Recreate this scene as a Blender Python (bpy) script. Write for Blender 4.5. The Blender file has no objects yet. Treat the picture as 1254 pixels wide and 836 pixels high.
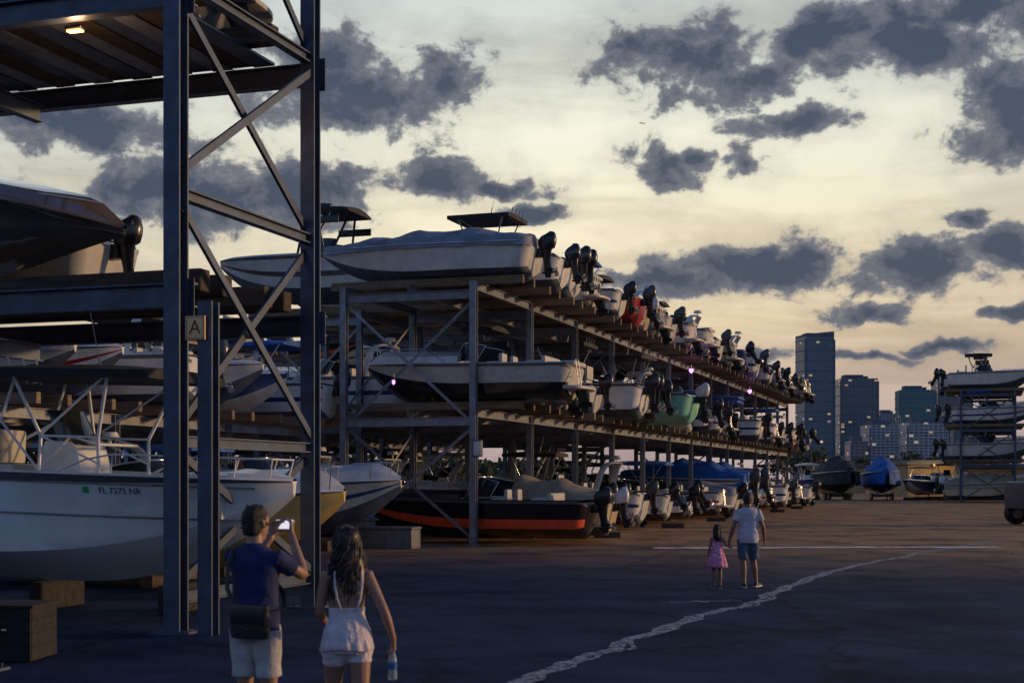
import bpy, bmesh, math, random
from mathutils import Vector, Matrix, noise
random.seed(7)
sin,cos,pi=math.sin,math.cos,math.pi
TH=math.radians(18.2); F=1742.0; HC=1.95; HY=588.0
RT=Vector((cos(TH),sin(TH),0)); FW=Vector((-sin(TH),cos(TH),0))
def at(px,py,D): return RT*((px-627)/F*D)+FW*D+Vector((0,0,HC+(HY-py)/F*D))
def gr(px,py):
    D=F*HC/(py-HY); v=at(px,py,D); v.z=0; return v
scene=bpy.context.scene
COL=scene.collection
V=Vector
# ------------------------------------------------------------ materials
def newmat(name):
    m=bpy.data.materials.new(name); m.use_nodes=True
    nt=m.node_tree; b=nt.nodes['Principled BSDF']; return m,nt,b
def mat(name,col,rough=.5,metal=0.,var=.25,scale=6.,bump=0.,bscale=40.,dirt=None,emit=None,es=0,rand=0.0,coat=0,stretch=None):
    m,nt,b=newmat(name); N=nt.nodes; Lk=nt.links
    tc=N.new('ShaderNodeTexCoord'); src=tc.outputs['Object']
    if stretch:
        mp=N.new('ShaderNodeMapping'); mp.inputs['Scale'].default_value=stretch; Lk.new(src,mp.inputs['Vector']); src=mp.outputs[0]
    no=N.new('ShaderNodeTexNoise'); no.inputs['Scale'].default_value=scale; no.inputs['Detail'].default_value=4; no.inputs['Roughness'].default_value=.65
    Lk.new(src,no.inputs['Vector'])
    rp=N.new('ShaderNodeValToRGB'); rp.color_ramp.elements[0].position=.3; rp.color_ramp.elements[1].position=.72
    d=dirt if dirt else tuple(c*(1-var) for c in col)
    rp.color_ramp.elements[0].color=(*d,1); rp.color_ramp.elements[1].color=(*[min(1,c*(1+var*.25)) for c in col],1)
    Lk.new(no.outputs['Fac'],rp.inputs['Fac'])
    out=rp.outputs['Color']
    if rand>0:
        oi=N.new('ShaderNodeObjectInfo'); hs=N.new('ShaderNodeHueSaturation')
        mr=N.new('ShaderNodeMapRange'); mr.inputs['To Min'].default_value=1-rand; mr.inputs['To Max'].default_value=1+rand*.3
        Lk.new(oi.outputs['Random'],mr.inputs['Value']); Lk.new(mr.outputs[0],hs.inputs['Value']); Lk.new(out,hs.inputs['Color']); out=hs.outputs[0]
    Lk.new(out,b.inputs['Base Color'])
    mr2=N.new('ShaderNodeMapRange'); mr2.inputs['To Min'].default_value=min(1,rough*1.3); mr2.inputs['To Max'].default_value=rough*.8
    Lk.new(no.outputs['Fac'],mr2.inputs['Value']); Lk.new(mr2.outputs[0],b.inputs['Roughness'])
    b.inputs['Metallic'].default_value=metal
    if coat: b.inputs['Coat Weight'].default_value=coat
    if bump:
        n2=N.new('ShaderNodeTexNoise'); n2.inputs['Scale'].default_value=bscale; n2.inputs['Detail'].default_value=3
        Lk.new(src,n2.inputs['Vector'])
        bp=N.new('ShaderNodeBump'); bp.inputs['Strength'].default_value=bump; bp.inputs['Distance'].default_value=.03
        Lk.new(n2.outputs['Fac'],bp.inputs['Height']); Lk.new(bp.outputs[0],b.inputs['Normal'])
    if emit:
        b.inputs['Emission Color'].default_value=(*emit,1); b.inputs['Emission Strength'].default_value=es
    return m
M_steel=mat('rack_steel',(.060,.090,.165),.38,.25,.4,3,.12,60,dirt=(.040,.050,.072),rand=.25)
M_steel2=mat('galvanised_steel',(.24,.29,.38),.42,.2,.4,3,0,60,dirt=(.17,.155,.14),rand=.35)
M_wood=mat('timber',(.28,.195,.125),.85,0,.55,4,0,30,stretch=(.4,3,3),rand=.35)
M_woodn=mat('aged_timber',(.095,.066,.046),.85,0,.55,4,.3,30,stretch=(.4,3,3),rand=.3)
M_white=mat('gelcoat_white',(.82,.82,.80),.25,0,.18,2.5,0,rand=.30,dirt=(.60,.59,.55))
M_hullw=mat('gelcoat_hull',(.84,.85,.85),.2,0,.15,1.2,0,dirt=(.68,.69,.70))
M_cream=mat('gelcoat_cream',(.70,.56,.36),.25,0,.2,2.5,0,rand=.2)
M_tan=mat('gelcoat_ochre',(.74,.50,.18),.3,0,.2,2.5,0)
M_black=mat('black_gelcoat',(.012,.013,.017),.15,0,.3,3,0)
M_dark=mat('black_plastic',(.018,.020,.026),.28,0,.3,5,0)
M_navy=mat('navy_gelcoat',(.02,.06,.20),.2,0,.3,3,0)
M_red=mat('red_gelcoat',(.34,.02,.03),.22,0,.3,3,0)
M_orange=mat('orange_band',(.80,.095,.035),.3,0,.25,3,0)
M_teal=mat('teal_gelcoat',(.24,.60,.46),.25,0,.25,3,0)
M_greyh=mat('grey_gelcoat',(.24,.26,.30),.25,0,.25,3,0,rand=.2)
M_copper=mat('bronze_gelcoat',(.22,.185,.165),.10,.45,.45,.9,0,coat=1)
M_anti=mat('antifouling_blue',(.10,.13,.19),.7,0,.5,3,0,30)
M_rail=mat('rub_rail',(.10,.10,.11),.4,0,.3,8)
M_chrome=mat('polished_tube',(.50,.52,.55),.2,.85,.15,10)
M_pipe=mat('white_pipe',(.75,.77,.80),.3,0,.15,10)
M_glass=mat('tinted_glass',(.02,.025,.03),.06,0,.2,3)
M_vinyl=mat('vinyl_seat',(.50,.48,.44),.5,0,.25,6)
M_cgrey=mat('grey_canvas',(.29,.31,.36),.8,0,.35,1.4,.6,5,dirt=(.13,.135,.16))
M_cblue=mat('blue_canvas',(.02,.13,.46),.75,0,.4,2.2,.4,6)
M_cblack=mat('black_canvas',(.025,.027,.033),.8,0,.4,2.2,0,6)
M_ctan=mat('tan_canvas',(.38,.31,.22),.8,0,.35,2.2,0,6)
M_mgrey=mat('grey_cowl',(.07,.075,.085),.25,0,.2,6)
M_mwhite=mat('white_cowl',(.66,.66,.66),.3,0,.15,6)
M_skin=mat('skin',(.34,.19,.13),.5,0,.15,12)
M_skin2=mat('skin_tanned',(.24,.13,.09),.5,0,.15,12)
M_hair=mat('dark_hair',(.010,.008,.008),.45,0,.4,30,.5,120)
M_hairb=mat('brown_hair',(.028,.015,.012),.42,0,.6,14)
M_polo=mat('blue_cotton',(.010,.022,.11),.85,0,.3,9,.5,14)
M_khaki=mat('pale_cotton',(.52,.50,.52),.85,0,.3,9,.5,16)
M_whitec=mat('white_cotton',(.72,.64,.68),.85,0,.2,14,.6,25)
M_tee=mat('light_grey_cotton',(.60,.58,.68),.85,0,.25,9,.5,14)
M_denim=mat('denim',(.07,.12,.20),.85,0,.4,14,.5,30)
M_shoe=mat('shoe_black',(.03,.03,.035),.6,0,.3,10)
M_sole=mat('shoe_sole',(.6,.6,.6),.6,0,.2,10)
M_bag=mat('black_leather',(.012,.012,.014),.45,0,.3,15,.3,60)
M_sign=mat('sign_tan',(1.0,.62,.30),.6,0,.06,8)
M_ink=mat('dark_ink',(.16,.06,.03),.6,0,.2,8)
M_green=mat('registration_decal',(.03,.42,.16),.5,0,.15,8)
M_regink=mat('registration_black',(.012,.012,.016),.5,0,.1,8)
def pinkmat():
    m,nt,b=newmat('pink_print_cotton'); N=nt.nodes
    tc=N.new('ShaderNodeTexCoord'); v=N.new('ShaderNodeTexVoronoi'); v.inputs['Scale'].default_value=28
    nt.links.new(tc.outputs['Object'],v.inputs['Vector'])
    r=N.new('ShaderNodeValToRGB'); r.color_ramp.elements[0].color=(.75,.60,.68,1); r.color_ramp.elements[1].color=(.65,.16,.36,1)
    r.color_ramp.elements[0].position=.25; r.color_ramp.elements[1].position=.5
    nt.links.new(v.outputs['Distance'],r.inputs[0]); nt.links.new(r.outputs[0],b.inputs['Base Color']); b.inputs['Roughness'].default_value=.85
    return m
M_pink=pinkmat()
# ------------------------------------------------------------ mesh builder
class MB:
    def __init__(s): s.bm=bmesh.new()
    def box(s,c,d,rot=None,bev=0,mi=0,seg=2):
        m=Matrix.Translation(V(c))@((rot.to_4x4()) if rot else Matrix.Identity(4))@Matrix.Diagonal((d[0],d[1],d[2],1))
        r=bmesh.ops.create_cube(s.bm,size=1,matrix=m); vs=r['verts']
        fs=set(f for v in vs for f in v.link_faces)
        for f in fs: f.material_index=mi
        if bev>0:
            es=list(set(e for v in vs for e in v.link_edges))
            q=bmesh.ops.bevel(s.bm,geom=es,offset=bev,segments=seg,affect='EDGES',profile=.6)
            for f in q['faces']: f.material_index=mi
    def loft(s,rings,mi=0,cap=True,closed=True):
        n=len(rings[0]); vr=[[s.bm.verts.new(p) for p in r] for r in rings]
        for i in range(len(vr)-1):
            for j in range(n if closed else n-1):
                k=(j+1)%n
                f=s.bm.faces.new((vr[i][j],vr[i][k],vr[i+1][k],vr[i+1][j]))
                f.material_index=mi[j] if isinstance(mi,(list,tuple)) else mi
        if cap and closed:
            m0=mi if isinstance(mi,int) else mi[0]
            f=s.bm.faces.new(vr[0][::-1]); f.material_index=m0
            f=s.bm.faces.new(vr[-1]); f.material_index=m0
        return vr
    def limb(s,pts,rad,n=10,mi=0,ref=V((1,0,0)),rnd=False):
        pts=[V(p) for p in pts]; rings=[]
        rad=[(r,r) if not isinstance(r,tuple) else r for r in rad]
        if rnd:
            t0=(pts[0]-pts[1]).normalized(); t1=(pts[-1]-pts[-2]).normalized()
            r0=rad[0]; r1=rad[-1]
            pts=[pts[0]+t0*min(r0)*.8,pts[0]+t0*min(r0)*.5]+pts+[pts[-1]+t1*min(r1)*.5,pts[-1]+t1*min(r1)*.8]
            rad=[(r0[0]*.35,r0[1]*.35),(r0[0]*.8,r0[1]*.8)]+rad+[(r1[0]*.8,r1[1]*.8),(r1[0]*.35,r1[1]*.35)]
        for i,p in enumerate(pts):
            a=pts[max(0,i-1)]; b=pts[min(len(pts)-1,i+1)]
            t=(b-a).normalized(); r=ref
            if abs(t.dot(r))>.95: r=V((0,1,0)) if abs(t.y)<.9 else V((0,0,1))
            ax=(r-t*t.dot(r)).normalized(); ay=t.cross(ax)
            rings.append([p+ax*cos(2*pi*k/n)*rad[i][0]+ay*sin(2*pi*k/n)*rad[i][1] for k in range(n)])
        s.loft(rings,mi)
    def tube(s,pts,r,n=8,mi=0): s.limb(pts,[r]*len(pts),n,mi)
    def ibeam(s,a,b,w,h,t=.02,mi=0,side=None):
        a=V(a);b=V(b);d=(b-a).normalized()
        up=side if side else (V((0,0,1)) if abs(d.z)<.9 else V((0,1,0)))
        sx=d.cross(up).normalized(); up=sx.cross(d).normalized()
        W_=w/2;H_=h/2
        pf=[(-W_,-H_),(W_,-H_),(W_,-H_+t),(t/2,-H_+t),(t/2,H_-t),(W_,H_-t),(W_,H_),(-W_,H_),(-W_,H_-t),(-t/2,H_-t),(-t/2,-H_+t),(-W_,-H_+t)]
        s.loft([[p+sx*u+up*v for u,v in pf] for p in (a,b)],mi)
    def obj(s,name,mats,parent=None,smooth=40,loc=None):
        bmesh.ops.recalc_face_normals(s.bm,faces=s.bm.faces)
        me=bpy.data.meshes.new(name); s.bm.to_mesh(me); s.bm.free()
        for m in (mats if isinstance(mats,(list,tuple)) else [mats]): me.materials.append(m)
        if smooth:
            me.polygons.foreach_set('use_smooth',[True]*len(me.polygons))
            if smooth<180: me.set_sharp_from_angle(angle=math.radians(smooth))
        o=bpy.data.objects.new(name,me); COL.objects.link(o)
        if parent: o.parent=parent
        if loc is not None: o.location=loc
        return o
def empty(name,loc=(0,0,0),rz=0):
    o=bpy.data.objects.new(name,None); o.location=loc; o.rotation_euler=(0,0,rz); o.empty_display_size=.2; COL.objects.link(o); return o
def tag(o,label,cat,group=None):
    o['label']=label; o['category']=cat
    if group: o['group']=group
    return o
def copy_thing(root,loc,rot=(0,0,0),sc=1.0,tilt=0):
    def cp(o,par):
        c=o.copy()
        if par is not None:
            c.parent=par; c.matrix_parent_inverse=Matrix.Identity(4)
        if o.name.startswith('outboard_motor') and tilt: c.rotation_euler=(0,tilt,0)
        COL.objects.link(c)
        for ch in o.children: cp(ch,c)
        return c
    c=cp(root,None); c.location=loc; c.rotation_euler=rot; c.scale=sc if isinstance(sc,tuple) else (sc,sc,sc); return c
def delete_tree(o):
    for c in list(o.children): delete_tree(c)
    bpy.data.objects.remove(o)
# ------------------------------------------------------------ boats
def secfn(L,B,H,rise=.12,blunt=2.2):
    def sec(s):
        t=max(0.,(s-.34)/.66)
        b=B/2*(.90+.10*min(1,s/.3))*max(.010,1-t**blunt)**.66
        zs=H*(1+rise*s*s); k=max(0.,(s-.5)/.5)
        zk=zs*.86*k**2.7
        cb=b*(.86-.26*t)
        zc=.27*H+(zs*.9-.27*H)*t**2.8
        zc=max(zc,zk+.015)
        return -L/2+L*s,b,zs,zk,cb,zc,t
    return sec
QS=[.0,.15,.34,.50,.74,.90,.905,1.0]
def side_y(sec,s,q):
    x,b,zs,zk,cb,zc,t=sec(s); c2=cb+.035*(1-t)
    return c2+(b-c2)*(q**(.75+.9*t))
def build_hull(sec,mats,parent,n=20):
    mb=MB(); rings=[]
    for i in range(n+1):
        s=1-(1-i/n)**1.25
        x,b,zs,zk,cb,zc,t=sec(s)
        half=[(cb*.5,zk+(zc-zk)*.48),(cb,zc)]
        for k,q in enumerate(QS):
            y=side_y(sec,s,q); z=zc+.015+(zs-zc-.015)*q
            if k>=6: y+=.03
            half.append((y,z))
        pts=[(x,-y,z) for y,z in reversed(half)]+[(x,0,zk)]+[(x,y,z) for y,z in half]
        rings.append([V(p) for p in pts])
    r0=rings[0]; zs=sec(0)[2]; b0=sec(0)[1]
    ra=[V((p.x+.10-.12*(1-(p.y/b0)**2)+.22*(1-p.z/zs)*.6,p.y*.985,p.z)) for p in r0]
    zc_=zs*.55
    rb=[V((p.x-.10-.10*(1-(p.y/b0)**2)+.22*(1-p.z/zs),p.y*.87,zc_+(p.z-zc_)*.93)) for p in r0]
    rc=[V((p.x-.14-.10*(1-(p.y*.7/b0)**2)+.20*(1-p.z/zs),p.y*.70,zc_+(p.z-zc_)*.78)) for p in r0]
    rings=[rc,rb,ra]+rings[1:]
    lo=4 if len(mats)>4 else 1
    hm=[0,0,0]+[lo,lo,2,1,1,3,3]
    m=list(reversed(hm))+hm
    m=m[:len(rings[0])-1]+[1]
    vr=mb.loft(rings,m,cap=False,closed=False)
    f=mb.bm.faces.new(vr[0]); f.material_index=1
    f=mb.bm.faces.new((vr[0][0],vr[0][-1],vr[1][-1],vr[1][0])); f.material_index=1
    f=mb.bm.faces.new(vr[-1]); f.material_index=1
    return mb.obj('hull',mats,parent,38)
def build_deck(sec,parent,mats,cock=(.08,.6),floor=.55,crown=.12,n=24):
    mb=MB(); rings=[]
    ss=[i/n for i in range(n+1)]
    for c in cock: ss+= [c-.004,c+.004]
    ss=sorted(set(x for x in ss if 0<=x<=1))
    for s in ss:
        x,b,zs,zk,cb,zc,t=sec(s)
        if s<.01: b*=.93
        g=min(.16,b*.4)
        if cock[0]<s<cock[1]: half=[(b+.02,zs-.002),(b-.02,zs+.03),(b-g,zs+.03),(b-g-.03,zs-floor),(0.001,zs-floor+.01)]
        else:
            cr=crown*min(1,b/.5) if s>cock[0] else .0
            half=[(b+.02,zs-.002),(b-.02,zs+.03),(b-g,zs+.03),(b-g-.03 if b-g-.03>0 else (b-g)*.8,zs+.03+cr*.5),(0.001,zs+.03+cr)]
        pts=[(x,-y,z) for y,z in half]+[(x,y,z) for y,z in reversed(half)]
        rings.append([V(p) for p in pts])
    mb.loft(rings,0,cap=False,closed=False)
    return mb.obj('deck',mats,parent,30)
def outboard(parent,x,y,z,cowlm,k=1.0,tilt=.25,stripe=None):
    mb=MB()
    mb.box((-.12,0,-.02),(.24,.26,.34),bev=.03)
    rs=[]
    for zz,cx,lx,ly in [(.22,-.42,.26,.15),(.0,-.40,.20,.11),(-.4,-.40,.14,.06),(-.62,-.42,.15,.045),(-.66,-.46,.26,.09),(-.70,-.44,.17,.04),(-.98,-.42,.10,.015)]:
        rs.append([V((cx+cos(a)*lx,sin(a)*ly,zz)) for a in [2*pi*j/12 for j in range(12)]])
    mb.loft(rs)
    mb.limb([(-.18,0,-.78),(-.25,0,-.78),(-.45,0,-.78),(-.66,0,-.78)],[.02,.055,.065,.045],10)
    m=mb.obj('outboard_motor',M_dark,parent,40)
    m.location=(x,y,z); m.rotation_euler=(0,tilt,0); m.scale=(k,k,k)
    mb=MB(); rs=[]
    for zz,cx,lx,ly in [(.10,-.43,.22,.15),(.14,-.43,.30,.19),(.30,-.44,.35,.215),(.46,-.46,.36,.215),(.58,-.46,.33,.20),(.65,-.45,.27,.16),(.68,-.44,.15,.09)]:
        rs.append([V((cx+(abs(cos(a))**.7)*(1 if cos(a)>0 else -1)*lx,(abs(sin(a))**.7)*(1 if sin(a)>0 else -1)*ly,zz-(.10*cos(a) if zz>.5 else 0))) for a in [2*pi*j/16 for j in range(16)]])
    mb.loft(rs,0)
    mb.bm.faces.ensure_lookup_table()
    for f in mb.bm.faces:
        c=f.calc_center_median()
        if .30<c.z<.46: f.material_index=1
    mb.obj('cowl',[cowlm,stripe or cowlm],m,50)
    mb=MB()
    mb.limb([(-.64,0,-.78),(-.82,0,-.78)],[.055,.025],10)
    for a in range(3):
        A=2*pi*a/3
        rs=[]
        for r,w in [(.03,.03),(.10,.09),(.16,.08),(.20,.02)]:
            cy,cz=cos(A)*r,sin(A)*r; ty,tz=-sin(A)*w,cos(A)*w
            rs.append([V((-.76-.04,cy-ty,-.78+cz-tz)),V((-.72+.04,cy+ty,-.78+cz+tz)),V((-.73+.04,cy+ty,-.78+cz+tz)),V((-.77-.04,cy-ty,-.78+cz-tz))])
        mb.loft(rs)
    mb.obj('propeller',M_chrome,m,40)
    return m
def sterndrive(sec,parent,L):
    x,b,zs,zk,cb,zc,t=sec(0)
    mb=MB(); rs=[]
    for zz,e in ((0,.0),(.02,.04),(.09,.04),(.11,.0)):
        rs.append([V((x-(.62+e)*max(0,cos(a))**.5,(b*.88+e)*sin(a),zc+.1+zz)) for a in [-pi/2+pi*j/14 for j in range(15)]])
    mb.loft(rs); mb.obj('swim_platform',M_vinyl,parent,40)
    mb=MB(); rs=[]
    for zz,cx,lx,ly in [(.35,-.26,.2,.14),(.1,-.34,.22,.10),(-.12,-.40,.16,.06),(-.16,-.46,.26,.09),(-.2,-.42,.15,.03),(-.42,-.40,.08,.015)]:
        rs.append([V((x+cx+cos(a)*lx,sin(a)*ly,zc+zz-.12)) for a in [2*pi*j/10 for j in range(10)]])
    mb.loft(rs); mb.limb([(x-.24,0,zc-.36),(x-.66,0,zc-.36)],[.06,.05],8); mb.obj('stern_drive',M_dark,parent,40)
    mb=MB()
    for sg in (-1,1): mb.tube([(x-.12,sg*.16+.5,zs-.05),(x-.3,sg*.16+.5,zs+.12),(x-.4,sg*.16+.5,zc+.2)],.014,6)
    for zz in (.25,.5): mb.tube([(x-.36,.34,zc+zz),(x-.36,.66,zc+zz)],.012,6)
    mb.obj('boarding_ladder',M_chrome,parent,60)
    mb=MB(); mb.box((x-.05,0,zs+.02),(.45,b*1.3,.14),bev=.06); mb.obj('sun_pad',M_vinyl,parent,40)
def build_cover(sec,parent,m,peak=.75,drop=.12,seed=0,n=30,aft=.35,ppos=.45,tent=0):
    mb=MB(); rings=[]
    for i in range(n+1):
        s=min(.995,i/n); x,b,zs,zk,cb,zc,t=sec(s)
        if s<ppos: h=aft+(peak-aft)*sin(pi/2*s/ppos)
        else: h=.14+(peak-.14)*(cos(pi*.5*(s-ppos)/(1-ppos)))**1.1
        h*=1 - .20*abs(sin(s*pi*4))
        row=[]
        K=9
        for j in range(-K,K+1):
            u=j/K; au=abs(u)
            pr=(1-au**1.6) if tent else (1-au**2.0)**.8
            y=(b+.05)*u; z=zs+.03+h*pr if au<.999 else zs-drop
            if au>.999: y=(b+.055)*u
            nv=noise.noise(V((x*1.6,y*2.2+seed,seed*3.1)))*.09+noise.noise(V((x*5,y*5,seed)))*.03
            row.append(V((x,y,z+nv*(1 if au<.9 else .6))))
        rings.append(row)
    b0=rings[0]
    rings=[[V((p.x-.16,p.y*.94,min(p.z,sec(0)[2]-max(.05,drop)))) for p in b0],[V((p.x-.12,p.y*.97,p.z-.04)) for p in b0]]+rings
    mb.loft(rings,0,cap=False,closed=False)
    return mb.obj('canvas_cover',m,parent,60)
def windshield(sec,parent,s0,h=.42,w=.8,framed=True,back=1.0):
    x,b,zs,zk,cb,zc,t=sec(s0)
    wy=b*w; mb=MB(); base=[];top=[]
    for j in range(13):
        u=-1+2*j/12
        yy=wy*(abs(u)**.8)*(1 if u>0 else -1)
        xx=x-back*(abs(u)**2.6)
        base.append(V((xx,yy,zs+.08+.05*(1-abs(u)))))
        top.append(V((xx-.38*(1-.3*abs(u)),yy*.92,zs+.08+h*(1-.25*abs(u)**4))))
    for j in range(12):
        mb.bm.faces.new([mb.bm.verts.new(p) for p in (base[j],base[j+1],top[j+1],top[j])])
    bmesh.ops.remove_doubles(mb.bm,verts=mb.bm.verts,dist=.0005)
    g=mb.obj('windshield',M_glass,parent,60)
    mb=MB(); mb.tube(top,.018,6); mb.tube(base,.015,6)
    for j in (0,4,8,12): mb.tube([base[j],top[j]],.015,6)
    mb.obj('frame',M_chrome if framed else M_dark,g,60)
def rails(sec,parent,s0=.62,s1=.98,h=.38,m=None):
    mb=MB()
    for sg in (1,-1):
        up=[]
        for i in range(8):
            s=s0+(s1-s0)*i/7; x,b,zs,zk,cb,zc,t=sec(s)
            hh=h*min(1,i/1.5)
            p0=V((x,sg*max(.03,b-.06),zs+.03)); p1=V((x+.05,sg*max(.03,b-.02),zs+.03+hh))
            up.append(p1)
            if i in (2,4,6,7): mb.tube([p0,p1],.012,6)
        mb.tube(up,.014,6)
    x,b,zs,*_=sec(s1); mb.tube([V((x+.05,max(.03,b-.02),zs+.03+h)),V((x+.05,-max(.03,b-.02),zs+.03+h))],.014,6)
    mb.obj('bow_rail',m or M_chrome,parent,60)
def ttop(sec,parent,s0,h=1.95,canm=M_cblack,Lc=2.3,base=.5,bw=.55,rods=True,fm=None):
    x,b,zs,zk,cb,zc,t=sec(s0); fz=zs-base; tz=fz+h
    mb=MB()
    for sg in (1,-1):
        for dx in (-.55,.5):
            mb.tube([(x+dx,sg*bw,fz),(x+dx*.9,sg*(bw+.02),fz+h*.56),(x+dx*1.5,sg*(bw+.28),tz)],.026,8)
        mb.tube([(x-.52,sg*(bw+.02),fz+h*.56),(x+.47,sg*(bw+.02),fz+h*.56)],.018,6)
        mb.tube([(x-Lc/2,sg*(bw+.3),tz),(x+Lc/2,sg*(bw+.3),tz)],.024,6)
        mb.tube([(x-.52,sg*(bw+.02),fz+h*.56),(x+.75,sg*(bw+.28),tz)],.018,6)
        mb.tube([(x+.47,sg*(bw+.02),fz+.75),(x-.5,sg*(bw+.02),fz+h*.56)],.016,6)
    for dx in (-Lc/2,-.6,.0,.6,Lc/2): mb.tube([(x+dx,-bw-.3,tz),(x+dx,bw+.3,tz)],.018,6)
    if rods:
        for k in range(4): mb.tube([(x-Lc/2,-.5+.33*k,tz-.1),(x-Lc/2-.12,-.5+.33*k,tz+.28)],.022,6)
    f=mb.obj('hardtop_frame',fm or M_chrome,parent,60)
    mb=MB(); rs=[]
    for i in range(9):
        u=-1+2*i/8; xx=x+u*(Lc/2+.12)
        row=[]
        for j in range(9):
            v=-1+2*j/8; row.append(V((xx,v*(bw+.42),tz+.05+.12*(1-v*v)*(1-u*u*.6))))
        row+= [V((p.x,p.y,tz-.06)) for p in reversed(row)]
        rs.append(row)
    mb.loft(rs); mb.obj('canopy',canm,f,50)
    mb=MB(); mb.tube([(x-.3,.5,tz+.1),(x-.6,.52,tz+1.2)],.008,5); mb.tube([(x-.3,.5,tz+.1),(x-.35,.5,tz+.3)],.02,6)
    mb.obj('antenna',M_white,f,60)
def console(sec,parent,s0,base=.5):
    x,b,zs,*_=sec(s0); fz=zs-base; mb=MB()
    rs=[]
    for zz,fx,rx,w in [(0,.45,.40,.38),(.55,.42,.38,.38),(.95,.30,.34,.36),(1.05,.12,.32,.34)]:
        rs.append([V((x+fx,-w*.7,fz+zz)),V((x+fx,w*.7,fz+zz)),V((x+fx*.8,w,fz+zz)),V((x-rx,w,fz+zz)),V((x-rx,-w,fz+zz)),V((x+fx*.8,-w,fz+zz))])
    mb.loft(rs); c=mb.obj('console',M_white,parent,35)
    mb=MB(); ring=[]
    for zz,fx,w in [(1.0,.22,.33),(1.5,-.05,.28)]:
        ring.append([V((x+fx-.3,-w,fz+zz)),V((x+fx-.05,-w*.95,fz+zz)),V((x+fx,-w*.5,fz+zz)),V((x+fx,w*.5,fz+zz)),V((x+fx-.05,w*.95,fz+zz)),V((x+fx-.3,w,fz+zz))])
    mb.loft(ring,closed=False,cap=False); mb.obj('windshield',M_glass,c,40)
    mb=MB(); A=[V((x-.45, .18*cos(a),fz+.95+.18*sin(a))) for a in [2*pi*i/16 for i in range(17)]]
    mb.tube(A,.014,6); mb.tube([(x-.3,0,fz+.9),(x-.45,0,fz+.95)],.02,6); mb.obj('steering_wheel',M_dark,c,60)
    mb=MB(); mb.box((x-1.05,0,fz+.45),(.5,.85,.5),bev=.06); mb.box((x-1.27,0,fz+.95),(.12,.85,.5),bev=.05); mb.tube([(x-1.25,-.38,fz+.6),(x-1.3,-.38,fz+1.1)],.02); mb.tube([(x-1.25,.38,fz+.6),(x-1.3,.38,fz+1.1)],.02)
    mb.obj('seat',M_vinyl,parent,40)
def tower(sec,parent,s0,h=1.5,m=M_dark,can=True):
    x,b,zs,*_=sec(s0); mb=MB()
    for sg in (1,-1):
        for dx,tx in ((.5,-.15),(-.35,-.45)):
            mb.tube([(x+dx,sg*(b-.08),zs+.05),(x+dx*.7,sg*(b-.05),zs+h*.5),(x+tx,sg*(b-.35),zs+h)],.04,8)
    mb.tube([(x-.15,-b+.35,zs+h),(x-.15,b-.35,zs+h)],.035,8); mb.tube([(x-.45,-b+.35,zs+h),(x-.45,b-.35,zs+h)],.035,8)
    for sg in (1,-1):
        mb.limb([(x-.05,sg*(b-.55),zs+h+.13),(x-.38,sg*(b-.55),zs+h+.13)],[.13,.10],10)
        mb.box((x-.3,sg*(b-.02),zs+h*.75),(1.1,.03,.22),bev=.012)
    f=mb.obj('wakeboard_tower',m,parent,50)
    if can:
        mb=MB(); rs=[]
        for i in range(6):
            u=i/5; rs.append([V((x+.1-1.1*u,v*(b-.35),zs+h+.03+.12*(1-v*v)+.07*sin(pi*u))) for v in (-1,-.5,0,.5,1)]+[V((x+.1-1.1*u,v*(b-.35),zs+h-.03)) for v in (1,.5,0,-.5,-1)])
        mb.loft(rs); mb.obj('canopy',M_cblack,f,50)
def arch(sec,parent,s0,h,m):
    x,b,zs,*_=sec(s0); mb=MB(); pts=[];rad=[]
    for j in range(13):
        u=-1+j/6; yy=(b-.1)*(1 if u>0 else -1)*min(1,abs(u)**.45) ; zz=zs+h*(1-abs(u)**4.5)
        pts.append((x-.55*(1-abs(u)**2),yy,zz)); rad.append((.13,.04))
    mb.limb(pts,rad,10,ref=V((1,0,0)))
    mb.limb([(x-.55,0,zs+h+.04),(x-.55,0,zs+h+.2)],[.03,.03],8); mb.limb([(x-.55,0,zs+h+.18),(x-.55,0,zs+h+.3)],[.22,.17],14)
    mb.obj('radar_arch',m,parent,50)
def seats(sec,parent,s0):
    x,b,zs,*_=sec(s0); mb=MB()
    for sg in (1,-1):
        mb.box((x,sg*b*.45,zs-.05),(.5,.5,.3),bev=.07); mb.box((x-.24,sg*b*.45,zs+.14),(.14,.5,.40),bev=.06)
    mb.box((x-1.3,0,zs-.05),(.55,b*1.4,.3),bev=.08); mb.box((x-1.6,0,zs+.08),(.14,b*1.4,.3),bev=.06)
    mb.obj('seat',M_vinyl,parent,40)
def bimini(sec,parent,s0,m):
    x,b,zs,*_=sec(s0); mb=MB()
    for dx in (-.8,0,.8):
        mb.tube([(x,-b+.1,zs+.03),(x+dx,-b+.15,zs+1.2),(x+dx,0,zs+1.32),(x+dx,b-.15,zs+1.2),(x,b-.1,zs+.03)],.018,6)
    f=mb.obj('bimini_frame',M_chrome,parent,60); mb=MB(); rs=[]
    for i in range(7):
        u=-1+i/3; rs.append([V((x+.95*u,v*(b-.1),zs+1.24+.12*(1-v*v)+.05*(1-u*u))) for v in (-1,-.5,0,.5,1)]+[V((x+.95*u,v*(b-.1),zs+1.19)) for v in (1,.5,0,-.5,-1)])
    mb.loft(rs); mb.obj('canopy',m,f,50)
PROTO={}
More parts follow.
